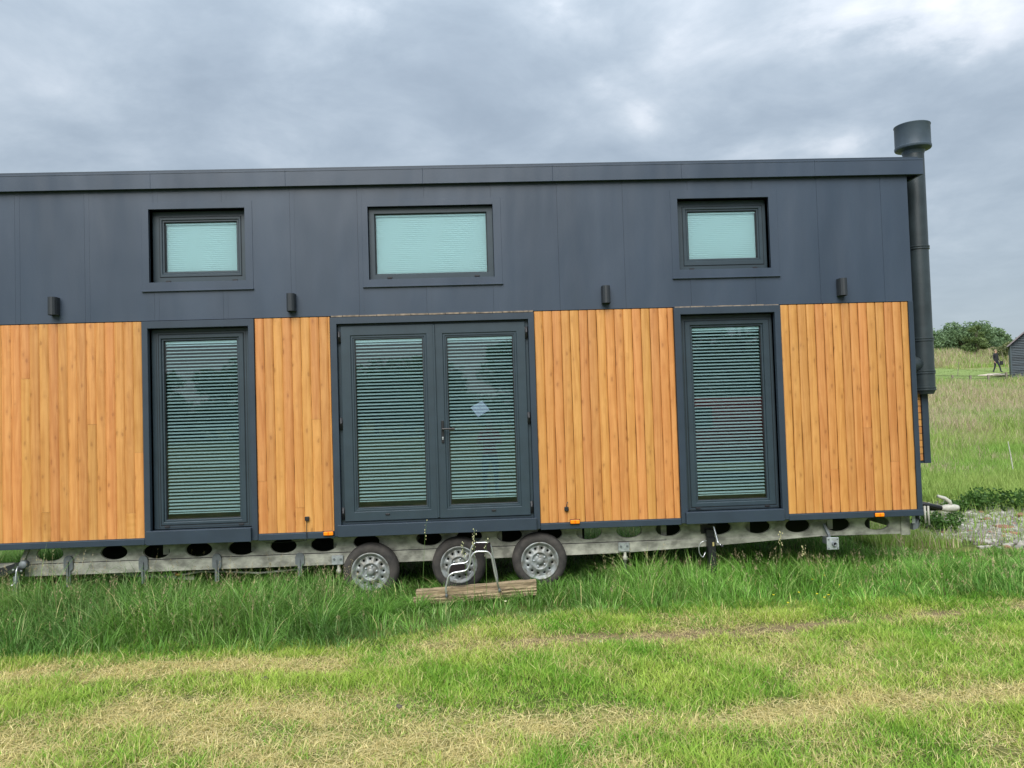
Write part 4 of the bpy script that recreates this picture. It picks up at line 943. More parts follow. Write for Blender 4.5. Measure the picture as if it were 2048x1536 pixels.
# near side frame
YN, YF = -.46, -.10
near = [(893, 1190), (891, 1178), (897, 1152), (905, 1146), (934, 1141), (940, 1128), (942, 1112), (951, 1103), (976, 1103), (983, 1112), (990, 1148), (998, 1178)]
bm = bmesh.new(); tube(bm, rtube([sp(a, b, YN) for a, b in near], .035, 4), .0092, 8); obj('tube_frame', bm, TUBE, ST_, True)
def far(p_, dx, dy): 
    q = at(p_[0], p_[1], YN); return q-o0+Vector((dx, dy, 0))
hi0 = [(901, 1152), (897, 1130), (934, 1126), (941, 1108), (948, 1088), (952, 1085), (978, 1085), (982, 1092), (996, 1165)]
bm = bmesh.new(); tube(bm, rtube([sp(899, 1172, YF), sp(896, 1141, YF), sp(902, 1129, YF), sp(931, 1126, YF), sp(938, 1121, YF), sp(943, 1094, YF), sp(949, 1086, YF), sp(976, 1085, YF), sp(982, 1092, YF), sp(994, 1150, YF), sp(996, 1172, YF)], .03, 4), .0092, 8); obj('tube_frame', bm, TUBE, ST_, True)
def tread(c1, c2, c3, c4):
    bm = bmesh.new(); P4 = [sp(*q) for q in (c1, c2, c3, c4)]; nr = 9
    for k in range(nr):
        t0, t1 = k/nr+.008, (k+1)/nr-.012; a, b = P4[0].lerp(P4[3], t0), P4[1].lerp(P4[2], t0); c_, d_ = P4[1].lerp(P4[2], t1), P4[0].lerp(P4[3], t1)
        top = [bm.verts.new(v+Vector((0, 0, .006))) for v in (a, b, c_, d_)]; bot = [bm.verts.new(v+Vector((0, 0, -.008))) for v in (a, b, c_, d_)]; bm.faces.new(top); bm.faces.new(bot)
        for i_ in range(4): bm.faces.new((top[i_], top[(i_+1) % 4], bot[(i_+1) % 4], bot[i_]))
    obj('tread', bm, TREAD, ST_)
tread((945, 1105, YN), (982, 1105, YN), (981, 1086, YF), (950, 1086, YF))
tread((898, 1147, YN), (934, 1142, YN), (932, 1129, YF), (902, 1131, YF))
bm = bmesh.new(); tube(bm, [sp(998, 1176, YN), sp(996, 1170, YF)], .008, 6); tube(bm, [sp(892, 1185, YN), sp(898, 1172, YF)], .008, 6); obj('cross_bar', bm, TUBE, ST_, True)
for q in ((893, 1191), (999, 1180)):
    bm = bmesh.new(); c_ = sp(q[0], q[1], YN); lathe(bm, [(0, -.02), (.011, -.018), (.012, .012), (.010, .016)], 10, c_, 'Z'); obj('rubber_foot', bm, BRACK, ST_, True)

# ================================================================= plants in front
def flower(px, py, Y, h_, name, label, cat, group, petal, n_p=5, rad=.011):
    p_ = on_ground(px, py, GZ+.11); g0 = gz(p_.x, p_.y); h_ = max(.05, p_.z-g0)
    e_ = empty(name, (p_.x, p_.y, g0), random.uniform(0, 6), label=label, cat=cat, group=group)
    bm = bmesh.new(); lean = random.uniform(-.02, .02); tube(bm, [(lean, 0, 0), (lean*.3, .004, h_*.5), (0, 0, h_-.004)], [.0016, .0013, .001], 5); obj('stem', bm, mat_stem, e_)
    bm = bmesh.new(); c0 = bm.verts.new((0, 0, h_-.004))
    for k in range(n_p):
        a_ = 2*PI*k/n_p; w_ = PI/n_p*.9; vs = [bm.verts.new((math.cos(a_+s_)*r_*rad, math.sin(a_+s_)*r_*rad, h_+dz)) for s_, r_, dz in ((-w_, .6, .001), (-w_*.6, 1, .005), (w_*.6, 1, .005), (w_, .6, .001))]; bm.faces.new([c0]+vs)
    obj('petals', bm, petal, e_)
mat_stem = mat('green_stem', (.10, .19, .04), .6); YEL = mat('buttercup_yellow', (.85, .70, .03), .4); CREAM = mat('cream_petal', (.75, .74, .50), .6)
for px, py, Y in ((1547, 1190, -1.35), (1598, 1185, -1.3), (1634, 1188, -1.3), (1657, 1190, -1.35), (1649, 1195, -1.4), (1576, 1206, -1.5), (1679, 1170, -1.1), (1649, 1151, -.9), (1625, 1159, -1.0)):
    flower(px, py, Y, .1, 'buttercup', 'small yellow buttercup in the green grass before the right half of the trailer', 'flower', 'yellow buttercups in the grass before the trailer', YEL)
flower(1011, 1203, -1.2, .08, 'clover_flower', 'single cream flower on a stalk just below the timber sleeper', 'flower', None, CREAM, 9, .014)
SEEDM = mat('pale_seed_head', (.42, .42, .24), .8)
def seed_stalk(px, py, Y, label, tufts=9, lean=.05, col=None):
    p_ = at(px, py, Y); g0 = gz(p_.x-lean, p_.y); h_ = p_.z-g0; e_ = empty('grass_stalk', (p_.x-lean, p_.y, g0), 0, label=label, cat='grass stalk', group=None)
    bm = bmesh.new(); P_ = [(0, 0, 0), (lean*.25, 0, h_*.4), (lean*.6, .01, h_*.75), (lean, .01, h_)]; tube(bm, P_, [.0020, .0016, .0012, .0008], 5); obj('stem', bm, mat_stem, e_)
    bm = bmesh.new()
    for k in range(tufts*2):
        t_2 = 1-(k+random.random())/tufts*.13; q = Vector((lean*t_2, .01, h_*t_2)); s_ = random.uniform(.002, .0065); q += Vector((random.uniform(-.020, .020), random.uniform(-.01, .01), 0))
        vs = bmesh.ops.create_icosphere(bm, subdivisions=1, radius=1)['verts']
        for v in vs: v.co = q+Vector((v.co.x*s_, v.co.y*s_, v.co.z*s_*1.7))
    obj('seed_head', bm, col or SEEDM, e_)['kind'] = 'stuff'
seed_stalk(949, 1058, -.55, 'cream seeding weed stalk rising before the oval holes above the folding step', 10, .02)
seed_stalk(972, 1076, -.55, 'short pale weed tip just right of the cream weed stalk above the step', 4, .01)
seed_stalk(925, 1083, -.55, 'small green weed stalk just left of the folding step top', 6, -.04)
STRAWM = mat('dry_stalk', (.50, .45, .24), .8)
seed_stalk(853, 1040, -.5, 'thin straw coloured grass stalk crossing the double door threshold', 3, .06, STRAWM)
for k, (px, py, tx) in enumerate(((512, 1148, 'dry seeding grass stalk beside the fourth bracket of the trailer'), (1562, 1062, 'tall bent grass stalk in front of the trailer right of the jack leg'), (1608, 1090, 'pale grass stalk standing left of the socket plate'))):
    seed_stalk(px, py, -.35, tx, 7, .03, STRAWM)

# broad tussock arching out left of the sleeper
def tussock(px, py, label, n_=240, hh=.34, spread=.10):
    p_ = on_ground(px, py); r_ = np.random.default_rng(int(px)); x = r_.normal(p_.x, spread, n_); y = r_.normal(p_.y, spread*.6, n_)
    c_ = mixc(G1, G2*1.15, r_.uniform(0, 1, n_)); o = blades('grass_tussock', x, y, hh*r_.uniform(.6, 1.15, n_), r_.uniform(.005, .010, n_), c_, r_.uniform(.4, 1.3, n_), 4, droop=r_.uniform(.1, .5, n_), ang=np.arctan2(y-p_.y, x-p_.x)+r_.normal(0, .5, n_))
    del o['kind']; tag(o, label, 'grass tussock')
tussock(640, 1262, 'arching grass tussock in front of the left wheel'); tussock(760, 1235, 'bright grass tussock between left wheel and timber sleeper', 200, .26, .09)
tussock(835, 1222, 'low grass tussock over the left end of the timber sleeper', 150, .20, .07); tussock(700, 1222, 'grass tussock hiding the bottom of the left wheel', 220, .24, .10); tussock(935, 1215, 'thin grass tuft before the middle of the timber sleeper', 70, .14, .08)
tussock(1290, 1170, 'dense grass tussock below the right clamp plate of the trailer', 260, .30, .12)

# ================================================================= rubble, bricks
STONE = mat('grey_gravel_stone', (.24, .23, .20), .9, col2=(.12, .11, .095), vscale=5); BRICKM = mat('red_brick_rubble', (.30, .15, .10), .9, col2=(.16, .09, .06), vscale=8)
def rock(bm, c, s, seed, flat=.6):
    rnd = random.Random(seed); vs = bmesh.ops.create_icosphere(bm, subdivisions=1, radius=1)['verts']; a = rnd.uniform(0, 6); sx_, sy_ = rnd.uniform(.7, 1.3), rnd.uniform(.7, 1.2)
    for v in vs:
        k = 1+rnd.uniform(-.25, .2); u = Vector((v.co.x*sx_, v.co.y*sy_, v.co.z*flat))*k*s; v.co = Vector(c)+Vector((u.x*math.cos(a)-u.y*math.sin(a), u.x*math.sin(a)+u.y*math.cos(a), u.z))
bmA, bmB, bmC = bmesh.new(), bmesh.new(), bmesh.new(); cnt = 0
for a_, b_2 in GRAV:
    (rock)((bmA if rr.random() < .62 else bmC) if rr.random() < .97 else bmB, (a_, b_2, gz(a_, b_2)+.012), rr.choice([.02, .03, .04, .055]), cnt); cnt += 1
STONE2 = mat('pale_gravel_stone', (.42, .41, .37), .9, col2=(.24, .22, .18), vscale=5)
for b_m, m_, nm in ((bmA, STONE, 'gravel'), (bmC, STONE2, 'pale_gravel'), (bmB, BRICKM, 'brick_chips')):
    o = obj(nm, b_m, m_); o['kind'] = 'stuff'
for k, (px, py, s_, m_, lb) in enumerate(((2008, 1060, .13, BRICKM, 'biggest broken red brick lump at the front of the gravel heap'), (2022, 1072, .10, BRICKM, 'rusty brick lump just right of the biggest one on the gravel'), (1975, 1043, .09, BRICKM, 'flat brick piece in the middle of the gravel'), (2043, 1038, .11, BRICKM, 'reddish brick piece at the right end of the gravel'), (1906, 1030, .10, BRICKM, 'brown brick piece beside the white trailer coupling'), (1925, 1036, .09, STONE, 'grey stone at the left of the gravel heap'))):
    c_ = on_ground(px, py); bm = bmesh.new(); rock(bm, (0, 0, 0), s_, 100+k, .55); bmesh.ops.subdivide_edges(bm, edges=bm.edges[:], cuts=1, use_grid_fill=True)
    for v in bm.verts: v.co += Vector((random.uniform(-1, 1), random.uniform(-1, 1), random.uniform(-1, 1)))*s_*.06
    o = obj('brick_lump' if m_ is BRICKM else 'stone', bm, m_); o.location = (c_.x, c_.y, gz(c_.x, c_.y)+.02); tag(o, lb, 'brick' if m_ is BRICKM else 'stone')

for px, py, lb in ((797, 1418, 'dark lump of soil on the straw covered lawn left of centre'), (531, 1362, 'small dark soil lump on the green lawn at the left'), (1200, 1285, 'pale grey pebble on the wheel track in the middle')):
    c_ = on_ground(px, py); bm = bmesh.new(); rock(bm, (0, 0, 0), .030 if py > 1300 else .018, px, .5); o = obj('soil_lump' if py > 1300 else 'pebble', bm, BARK if py > 1300 else STONE2); o.location = (c_.x, c_.y, gz(c_.x, c_.y)+.02); tag(o, lb, 'soil lump' if py > 1300 else 'pebble')
# leafy weeds behind the gravel
LEAF = leaf_mat('leaf', .5, .3)
def leaf_cloud(centers, radii, n_, size, c1, c2, seed, flat=1.0, shell=.5):
    r_ = np.random.default_rng(seed); k = r_.integers(0, len(centers), n_); Cn = np.array(centers)[k]; R3 = np.array(radii)[k]
    d_ = r_.normal(0, 1, (n_, 3)); d_ /= np.linalg.norm(d_, axis=1)[:, None]; rad = r_.uniform(shell**3, 1, n_)**(1/3)*(1+r_.normal(0, .08, n_)); P_ = Cn+d_*R3*rad[:, None]
    a = r_.normal(0, 1, (n_, 3)); a /= np.linalg.norm(a, axis=1)[:, None]; b = np.cross(a, r_.normal(0, 1, (n_, 3))); b /= np.linalg.norm(b, axis=1)[:, None]
    s_ = size*r_.uniform(.6, 1.4, n_)[:, None]; V = np.stack([P_-a*s_, P_-b*s_*.5, P_+a*s_, P_+b*s_*.5], 1).reshape(-1, 3); F = np.arange(n_*4).reshape(n_, 4)
    me = bpy.data.meshes.new('leaves'); me.vertices.add(n_*4); me.vertices.foreach_set('co', V.ravel()); me.loops.add(n_*4); me.loops.foreach_set('vertex_index', F.ravel().astype(np.int32)); me.polygons.add(n_); me.polygons.foreach_set('loop_start', np.arange(0, n_*4, 4, dtype=np.int32)); me.update(calc_edges=True)
    lob = r_.uniform(.0, 1, len(centers))[k]; t = np.clip(lob*.6+r_.uniform(0, .4, n_), 0, 1)[:, None]; c_ = np.array(c1)*(1-t)+np.array(c2)*t
    cc = np.ones((n_, 4, 4)); cc[:, :, :3] = c_[:, None, :]; at_ = me.color_attributes.new('col', 'FLOAT_COLOR', 'POINT'); at_.data.foreach_set('color', cc.ravel()); return me
def weed(px, py, w_, h_, label, seed):
    c_ = on_ground(px, py); z_ = gz(c_.x, c_.y); e_ = empty('leafy_weed', (c_.x, c_.y, z_), 0, label=label, cat='weed')
    rnd = random.Random(seed); cen = [(rnd.uniform(-w_, w_)*.7, rnd.uniform(-.2, .2), rnd.uniform(.3, .8)*h_) for _ in range(7)]; me = leaf_cloud(cen, [(w_*.4, w_*.4, h_*.4)]*7, 900, .028, (.035, .085, .018), (.09, .19, .035), seed, shell=.1); obj('foliage', me, LEAF, e_)
    bm = bmesh.new()
    for q in cen: tube(bm, [(q[0]*.3, q[1]*.3, 0), q], .004, 4)
    obj('stems', bm, mat_stem, e_)
weed(1998, 1028, .55, .35, 'dark leafy weed clump behind the right of the gravel', 3); weed(1925, 1026, .40, .2, 'low green weed clump behind the white trailer coupling', 4); weed(2062, 1030, .5, .4, 'dark weed clump cut off by the right edge behind the gravel', 6)
weed(1872, 1062, .30, .30, 'leafy weeds growing against the right corner of the trailer', 8)

# ================================================================= far field: fence, stakes, trees, shed, person
def far_pt(px, d, dz=0.0):
    y_ = d-CAMD; p_ = at(px, 760, y_); return Vector((p_.x, y_, gz(p_.x, y_)+dz))
def tree(px, d, hgt, wid, label, seed, base=None, c1=(.085, .145, .075), c2=(.20, .30, .145), n_=5200, lf=.13, grp=None):  # default leaf greens are lightened to imitate distance haze
    p_ = far_pt(px, d) if base is None else Vector(base)
    hgt *= .66 if base is None and d > 70 else 1; e_ = empty('tree', p_, 0, label=label, cat='tree', group=grp); rnd = random.Random(seed)
    cen, rad = [], []
    nl = 15
    for k in range(nl):
        a_ = rnd.uniform(0, 2*PI); rr_ = wid*.5*math.sqrt(rnd.uniform(.02, .8)); zz = hgt*rnd.uniform(.22, .88); rr_ *= 1-.55*abs(zz/hgt-.5)**1.3*1.5
        cen.append((math.cos(a_)*rr_, math.sin(a_)*rr_, zz)); s_ = wid*rnd.uniform(.12, .22); rad.append((s_*1.15, s_*1.1, s_*.75))
    me = leaf_cloud(cen, rad, n_, lf, c1, c2, seed, shell=.35); obj('crown', me, LEAF, e_)
    bm = bmesh.new(); tube(bm, [(0, 0, -.2), (.05*hgt*.3, 0, hgt*.25), (.0, .03, hgt*.5), (.03, 0, hgt*.8)], [hgt*.035, hgt*.026, hgt*.016, .01], 7)
    for c_ in cen[:9]: tube(bm, [(0, 0, hgt*.2), (c_[0]*.5, c_[1]*.5, (hgt*.25+c_[2])/2), c_], [hgt*.014, hgt*.009, .01], 5)
    obj('trunk', bm, BARK, e_)
tg = None
tree(1832, 76, 4.6, 5.0, 'leftmost hilltop tree, partly hidden behind the flue pipe', 1)
tree(1872, 78, 4.4, 4.4, 'round dark tree just right of the flue pipe', 2)
tree(1905, 80, 4.0, 4.0, 'tree in the middle of the hilltop clump', 3)
tree(1932, 77, 4.9, 5.2, 'tallest tree of the hilltop clump, with a gap of sky at its left foot', 4)
tree(1968, 79, 4.7, 4.8, 'broad dark tree right of the tallest one on the hilltop', 5)
tree(1992, 80, 3.7, 3.6, 'small sloping tree at the right end of the hilltop clump', 6)
tree(2012, 84, 2.4, 3.0, 'low bush between the hilltop trees and the grey shed', 7)
tree(1956, 66, 3.1, 2.0, 'pale green slender sapling in front of the hilltop trees', 8, c1=(.09, .14, .045), c2=(.16, .22, .08), n_=3000, lf=.10)
tree(2012, 62, 2.0, 2.2, 'thin pale bush behind the man near the shed', 9, c1=(.12, .15, .06), c2=(.2, .22, .1), n_=1600, lf=.09)
for k, (px, d, w_, h_) in enumerate(((1790, 84, 7, 4.2), (2070, 86, 5, 2.6), (1890, 90, 9, 3.6))):
    tree(px, d, h_, w_, ('dense tree hidden behind the flue at the left of the hilltop', 'dark bush behind the grey shed', 'dark tree filling the gap behind the middle hilltop trees')[k], 20+k)
POSTM = mat('grey_post', (.22, .19, .15), .9, var=.3, vscale=10)
FN = empty('wire_fence', far_pt(1900, 43.5), 0, label='low wire and post fence crossing the meadow below the man', cat='fence'); fo = Vector(FN.location); fps = []
for px in (1800, 1835, 1868, 1905, 1941, 1977, 2013, 2055):
    q = far_pt(px, 43.5); fps.append(q); bm = bmesh.new(); box(bm, q.x-fo.x-.045, q.x-fo.x+.045, q.y-fo.y-.045, q.y-fo.y+.045, q.z-fo.z-.2, q.z-fo.z+.62); obj('post', bm, POSTM, FN)
for hh in (.25, .42, .58):
    bm = bmesh.new(); tube(bm, [q-fo+Vector((0, 0, hh)) for q in fps], .012, 4); obj('wire', bm, DARKM, FN)
def stake(px, py0, py1, d, px2, name, label, r_=.03, m_=WHITEP):
    a_ = at(px2, py1, d-CAMD); b_ = at(px, py0, d-CAMD); a_.z = min(a_.z, gz(a_.x, a_.y)); bm = bmesh.new(); tube(bm, [Vector((0, 0, 0)), (b_-a_)*.5+Vector((r_*.5, 0, 0)), b_-a_], [r_, r_*.9, r_*.7], 6); o = obj(name, bm, m_); o.location = a_; tag(o, label, 'stake')
stake(1861, 708, 733, 58, 1866, 'tree_guard', 'pale tree guard tube leaning beside the flue pipe in the far meadow', .05)
stake(1917, 724, 747, 50, 1915, 'stake', 'thin pale stake standing in the mown strip below the hilltop trees', .02, POSTM)
stake(2003, 703, 728, 56, 2012, 'stake', 'thin leaning stick behind the man towards the shed', .025, POSTM)
stake(2016, 883, 926, 15, 2027, 'dead_stem', 'white dead stem leaning in the meadow at the far right', .012)
# sandy heap near the man
p_ = far_pt(1985, 49); bm = bmesh.new(); vs = bmesh.ops.create_icosphere(bm, subdivisions=3, radius=1)['verts']
for v in vs: v.co = Vector((v.co.x*1.0*(1+random.uniform(-.08, .08)), v.co.y*.8, v.co.z*.13*(1+random.uniform(-.3, .3))))
o = obj('sand_heap', bm, mat('pale_sand', (.60, .53, .42), .95, var=.25, vscale=3), smooth=True); o.location = p_; tag(o, 'low heap of pale sand on the mown grass at the feet of the man', 'sand heap')

# shed
SD = 45; a_ = at(2024, 757.5, SD-CAMD); sg = a_.z-.05; SHx = a_.x
SH = empty('shed', (SHx, SD-CAMD, sg), math.radians(-33), label='dark grey timber shed with a gable roof at the far right edge', cat='shed')
SHM = mat('grey_shed_board', (.045, .062, .075), .6, rand=.3); SHR = mat('shed_roof_edge', (.20, .17, .19), .6)
wh = at(2018, 690, SD-CAMD).z-sg; sw = 3.0; ap = wh+1.35
obj('wall', bx(.02, sw-.02, .04, 3.5, -.3, wh), SHM, SH)
bm = bmesh.new(); f1 = [bm.verts.new(v) for v in ((.02, .05, wh), (sw-.02, .05, wh), (sw/2, .05, ap-.03))]; f2 = [bm.verts.new(v) for v in ((.02, 3.5, wh), (sw-.02, 3.5, wh), (sw/2, 3.5, ap-.03))]; bm.faces.new(f1); bm.faces.new(f2); bm.faces.new((f1[0], f1[2], f2[2], f2[0])); bm.faces.new((f1[1], f1[2], f2[2], f2[1])); obj('gable', bm, SHM, SH)
z_ = -.05
while z_ < ap-.08:
    x0_, x1_ = (0, sw) if z_ < wh else ((z_+.06-wh)/(ap-wh)*sw/2, sw-(z_+.06-wh)/(ap-wh)*sw/2)
    if x1_-x0_ < .1: break
    bm = bmesh.new(); v = [bm.verts.new(q) for q in ((x0_, -.03, z_), (x1_, -.03, z_), (x1_, .035, z_+.098), (x0_, .035, z_+.098), (x0_, .04, z_), (x1_, .04, z_))]; bm.faces.new(v[:4]); bm.faces.new((v[0], v[1], v[5], v[4])); obj('cladding_board', bm, SHM, SH); z_ += .1
for s_ in (0, 1):
    bm = bmesh.new(); a0 = Vector((-.15, -.12, wh-.12)) if s_ == 0 else Vector((sw+.15, -.12, wh-.12)); a1 = Vector((sw/2, -.12, ap+.03)); d_ = a1-a0; up_ = Vector((-d_.z, 0, d_.x)).normalized(); up_ = up_ if up_.z > 0 else -up_
    obox(bm, (a0+a1)/2+Vector((0, 1.85, 0))+up_*.03, d_.normalized(), (0, 1, 0), up_, d_.length, 3.9, .07); obj('roof_slope', bm, SHR, SH)
obj('corner_post', bx(-.03, .05, -.03, .05, -.2, wh, bev=.005), SHM, SH)

# people
def person(name, loc, rz, label, hgt, top, legs, pose, hair, hairc, cat='person'):
    e_ = empty(name, loc, rz, label=label, cat=cat); s_ = hgt/1.75
    J = dict(pel=(0, 0, .95), sp1=(0, 0, 1.10), ch=(0, .0, 1.30), nk=(0, 0, 1.47), hd=(0, -.01, 1.58), ht=(0, -.01, 1.69),
             sl=(.17, 0, 1.40), el=(.24, .02, 1.14), wl=(.25, -.06, .90), fl=(.25, -.08, .80), sr=(-.17, 0, 1.40), er=(-.24, .02, 1.14), wr=(-.25, -.06, .90), fr=(-.25, -.08, .80),
             hl=(.10, 0, .90), kl=(.12, -.02, .50), al=(.13, .02, .09), tl=(.14, -.14, .04), hr=(-.10, 0, .90), kr=(-.12, -.02, .50), ar=(-.13, .02, .09), tr=(-.14, -.14, .04))
    J.update(pose); R = dict(pel=.15, sp1=.135, ch=.155, nk=.058, hd=.088, ht=.075, sl=.075, el=.052, wl=.032, fl=.036, sr=.075, er=.052, wr=.032, fr=.036, hl=.10, kl=.068, al=.048, tl=.035, hr=.10, kr=.068, ar=.048, tr=.035)
    E_ = [('pel', 'sp1'), ('sp1', 'ch'), ('ch', 'nk'), ('nk', 'hd'), ('hd', 'ht'), ('ch', 'sl'), ('sl', 'el'), ('el', 'wl'), ('wl', 'fl'), ('ch', 'sr'), ('sr', 'er'), ('er', 'wr'), ('wr', 'fr'), ('pel', 'hl'), ('hl', 'kl'), ('kl', 'al'), ('al', 'tl'), ('pel', 'hr'), ('hr', 'kr'), ('kr', 'ar'), ('ar', 'tr')]
    ks = list(J); me = bpy.data.meshes.new('body'); me.from_pydata([Vector(J[k])*s_ for k in ks], [(ks.index(a), ks.index(b)) for a, b in E_], [])
    tmp = bpy.data.objects.new('body', me); C.objects.link(tmp); md = tmp.modifiers.new('skin', 'SKIN')
    sk = me.skin_vertices[0].data if me.skin_vertices else None
    if sk is None:
        bm = bmesh.new(); bm.from_mesh(me); bm.verts.layers.skin.verify(); bm.to_mesh(me); bm.free(); sk = me.skin_vertices[0].data
    for i_, k in enumerate(ks): sk[i_].radius = (R[k]*s_*(.9 if k not in ('ch', 'pel', 'sp1') else 1.0), R[k]*s_*(.9 if k not in ('ch', 'pel', 'sp1') else .72)); sk[i_].use_root = (k == 'pel')
    sb_ = tmp.modifiers.new('sub', 'SUBSURF'); sb_.levels = 2; sb_.render_levels = 2
    dg = bpy.context.evaluated_depsgraph_get(); dg.update(); m2_ = bpy.data.meshes.new_from_object(tmp.evaluated_get(dg)); bpy.data.objects.remove(tmp)
    o = obj('body', m2_, [SKIN, top, legs, SHOE], e_, True)
    for f in m2_.polygons:
        c_ = f.center/s_; arm = abs(c_.x) > .19 and c_.z < 1.3
        hand = min((c_-Vector(J['fl'])).length, (c_-Vector(J['fr'])).length) < .085
        f.material_index = 0 if (c_.z > 1.475 or hand) else 1 if (c_.z > .93 or arm) else 3 if c_.z < .10 else 2
    # hair and face
    bm = bmesh.new(); vs = bmesh.ops.create_uvsphere(bm, u_segments=16, v_segments=10, radius=1)['verts']
    hd = Vector(J['hd'])*s_
    for v in vs: v.co = hd+Vector((v.co.x*.098, v.co.y*.108+.022, v.co.z*.115+.045))*s_
    bmesh.ops.delete(bm, geom=[v for v in bm.verts if (v.co-hd).y < -.05*s_ and (v.co-hd).z < .07*s_], context='VERTS'); obj('hair', bm, hairc, e_, True)
    bm = bmesh.new()
    for sx_ in (-1, 1): bmesh.ops.create_icosphere(bm, subdivisions=1, radius=.011*s_, matrix=Matrix.Translation(hd+Vector((sx_*.032, -.086, .02))*s_))
    obj('eyes', bm, DARKM, e_); bm = bmesh.new(); bmesh.ops.create_cone(bm, cap_ends=True, segments=6, radius1=.015*s_, radius2=.004*s_, depth=.05*s_, matrix=Matrix.Translation(hd+Vector((0, -.095, .0))*s_)); obj('nose', bm, SKIN, e_, True)
    bm = bmesh.new()
    for w_ in ('l', 'r'):
        f0 = Vector(J['f'+w_]); d_ = (f0-Vector(J['w'+w_])).normalized()
        for k in range(4): q = f0+Vector(((k-1.5)*.014, 0, 0)); tube(bm, [q*s_, (q+d_*.05+Vector((0, -.01, 0)))*s_, (q+d_*(.07+.006*(k % 2))+Vector((0, -.03, 0)))*s_], [.009*s_, .008*s_, .006*s_], 6)
        q = f0+Vector((0, -.03, 0)); tube(bm, [q*s_, (q+d_*.03+Vector((0, -.03, 0)))*s_], [.010*s_, .007*s_], 6)
    obj('fingers', bm, SKIN, e_, True)
    return e_
SKIN = mat('skin', (.48, .28, .20), .5); SHOE = mat('dark_boot', (.02, .018, .016), .6); BLK = mat('black_work_clothes', (.012, .013, .018), .8); NAVY = mat('navy_trousers', (.014, .018, .032), .85)
HAIRG = mat('light_sandy_hair', (.30, .22, .15), .8); REDT = mat('red_top', (.42, .03, .05), .8); JEAN = mat('blue_jeans', (.03, .07, .20), .85); HAIRB = mat('brown_hair', (.07, .04, .02), .7)
Dp = 54; pp = at(1993, 740.5, Dp-CAMD); gp = gz(pp.x, Dp-CAMD); print('person', pp, gp)
person('person', (pp.x, Dp-CAMD, gp), .35, 'man in black jacket and dark trousers walking down the far meadow towards the shed', 1.74, BLK, NAVY,
       dict(kl=(.13, -.16, .52), al=(.17, -.22, .12), tl=(.19, -.36, .07), kr=(-.10, .02, .50), ar=(-.13, .16, .10), tr=(-.13, .04, .03), el=(.25, .04, 1.14), wl=(.32, -.02, .93), fl=(.34, -.04, .84)), None, HAIRG)
bg_ = Vector((pp.x+.36, Dp-CAMD-.05, gp+.78)); bm = bmesh.new(); box(bm, -.12, .12, -.06, .06, -.18, .10, bev=.03); tube(bm, rtube([(-.07, 0, .09), (-.05, 0, .2), (.05, 0, .2), (.07, 0, .09)], .05), .01, 6); o = obj('bag', bm, BLK); o.location = bg_; tag(o, 'dark bag carried in the hand of the man in the far meadow', 'bag')

# behind the camera: what the panes mirror
person('person', (.16, -8.42, gz(.16, -8.4)), PI, 'photographer in red top and blue jeans with both hands raised, mirrored in the door', 1.70, REDT, JEAN,
       dict(el=(.24, -.10, 1.18), wl=(.13, -.34, 1.38), fl=(.10, -.38, 1.44), er=(-.24, -.10, 1.18), wr=(-.05, -.34, 1.38), fr=(-.02, -.38, 1.44)), None, HAIRB)
def back_tree(x_, y_, h_, w_, seed): tree(0, 0, h_, w_, 'hedgerow tree behind the photographer, mirrored in the glass', seed, base=(x_, y_, gz(x_, y_)), n_=2600, lf=.28, grp='hedgerow trees mirrored in the glass')
HG = empty('hedge', (0, -62, gz(0, -62)), 0, label='long green hedge behind the photographer, mirrored in the glass', cat='hedge')
hr = random.Random(9); hc_ = [(-60+k*1.6, hr.uniform(-1, 1), hr.uniform(.8, 2.6)) for k in range(78)]
obj('foliage', leaf_cloud(hc_, [(1.7, 1.3, 1.4)]*78, 16000, .30, (.06, .12, .05), (.15, .25, .10), 12, shell=.3), LEAF, HG)
bm = bmesh.new()
for q in hc_[::2]: tube(bm, [(q[0], 0, -.1), (q[0]+.1, 0, 1.6)], [.07, .03], 5)
obj('stems', bm, BARK, HG)
rb = random.Random(3)
for k in range(15):
    x_ = -46+k*6.2+rb.uniform(-1, 1); back_tree(x_, -58+rb.uniform(-3, 3), 6.2+rb.uniform(-.6, .8)+(2.0 if 0 < x_ < 8 else 0), 8.5, 40+k)
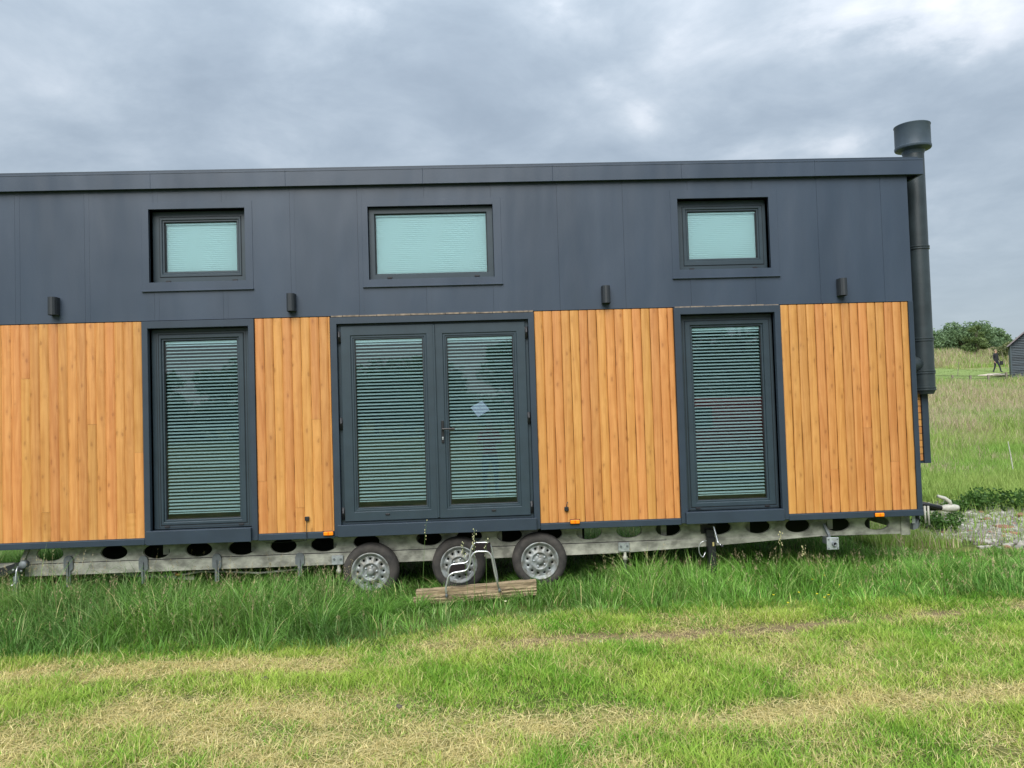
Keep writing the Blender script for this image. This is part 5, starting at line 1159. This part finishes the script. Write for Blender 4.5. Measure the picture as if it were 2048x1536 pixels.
for k in range(4): back_tree(10+k*5.0, -34-rb.uniform(0, 3), 9.5, 7.5, 80+k)
# red van parked behind the photographer
V_ = empty('parked_van', (6.3, -11.6, GZ), math.radians(8), label='red van parked behind the photographer, mirrored in the right hand window', cat='van')
RED = mat('red_van_paint', (.45, .02, .03), .25); VG = mat('dark_van_glass', (.02, .03, .035), .1)
bm = bmesh.new(); pr = [(-1.9, .35), (-1.95, .95), (-1.75, 1.15), (-1.15, 1.85), (-.9, 1.98), (2.1, 1.98), (2.3, 1.8), (2.35, .4)]
for y_ in (-.85, .85): pass
l_ = [[bm.verts.new((a, y_*(1 if b < 1.1 else .90), b)) for a, b in pr] for y_ in (-.85, .85)]; bm.faces.new(l_[0]); bm.faces.new(l_[1])
for k in range(len(pr)): bm.faces.new((l_[0][k], l_[0][(k+1) % len(pr)], l_[1][(k+1) % len(pr)], l_[1][k]))
bmesh.ops.bevel(bm, geom=bm.edges[:], offset=.05, segments=2, affect='EDGES'); obj('van_body', bm, RED, V_, True)
for y_ in (.80, -.80):
    s_ = 1 if y_ > 0 else -1; bm = bmesh.new(); f_ = [bm.verts.new(q) for q in ((-1.5, s_*.83, 1.22), (-.45, s_*.83, 1.22), (-.45, s_*.775, 1.75), (-1.1, s_*.775, 1.75))]; bm.faces.new(f_); obj('side_window', bm, VG, V_)
    for x_ in (-1.3, 1.5): bm = bmesh.new(); lathe(bm, [(0, .1), (.19, .09), (.21, .11), (.31, .10), (.33, .05), (.33, -.1)], 24, (x_, s_*.78, .33), 'Y') if s_ > 0 else lathe(bm, [(0, -.1), (.19, -.09), (.21, -.11), (.31, -.10), (.33, -.05), (.33, .1)], 24, (x_, s_*.78, .33), 'Y'); obj('wheel', bm, RUBBER, V_, True)
    bm = bmesh.new(); bmesh.ops.create_uvsphere(bm, u_segments=12, v_segments=8, radius=1, matrix=Matrix.Translation((-1.9, s_*.62, .85)) @ Matrix.Diagonal((.06, .15, .1, 1))); obj('headlight', bm, STEEL2, V_, True)
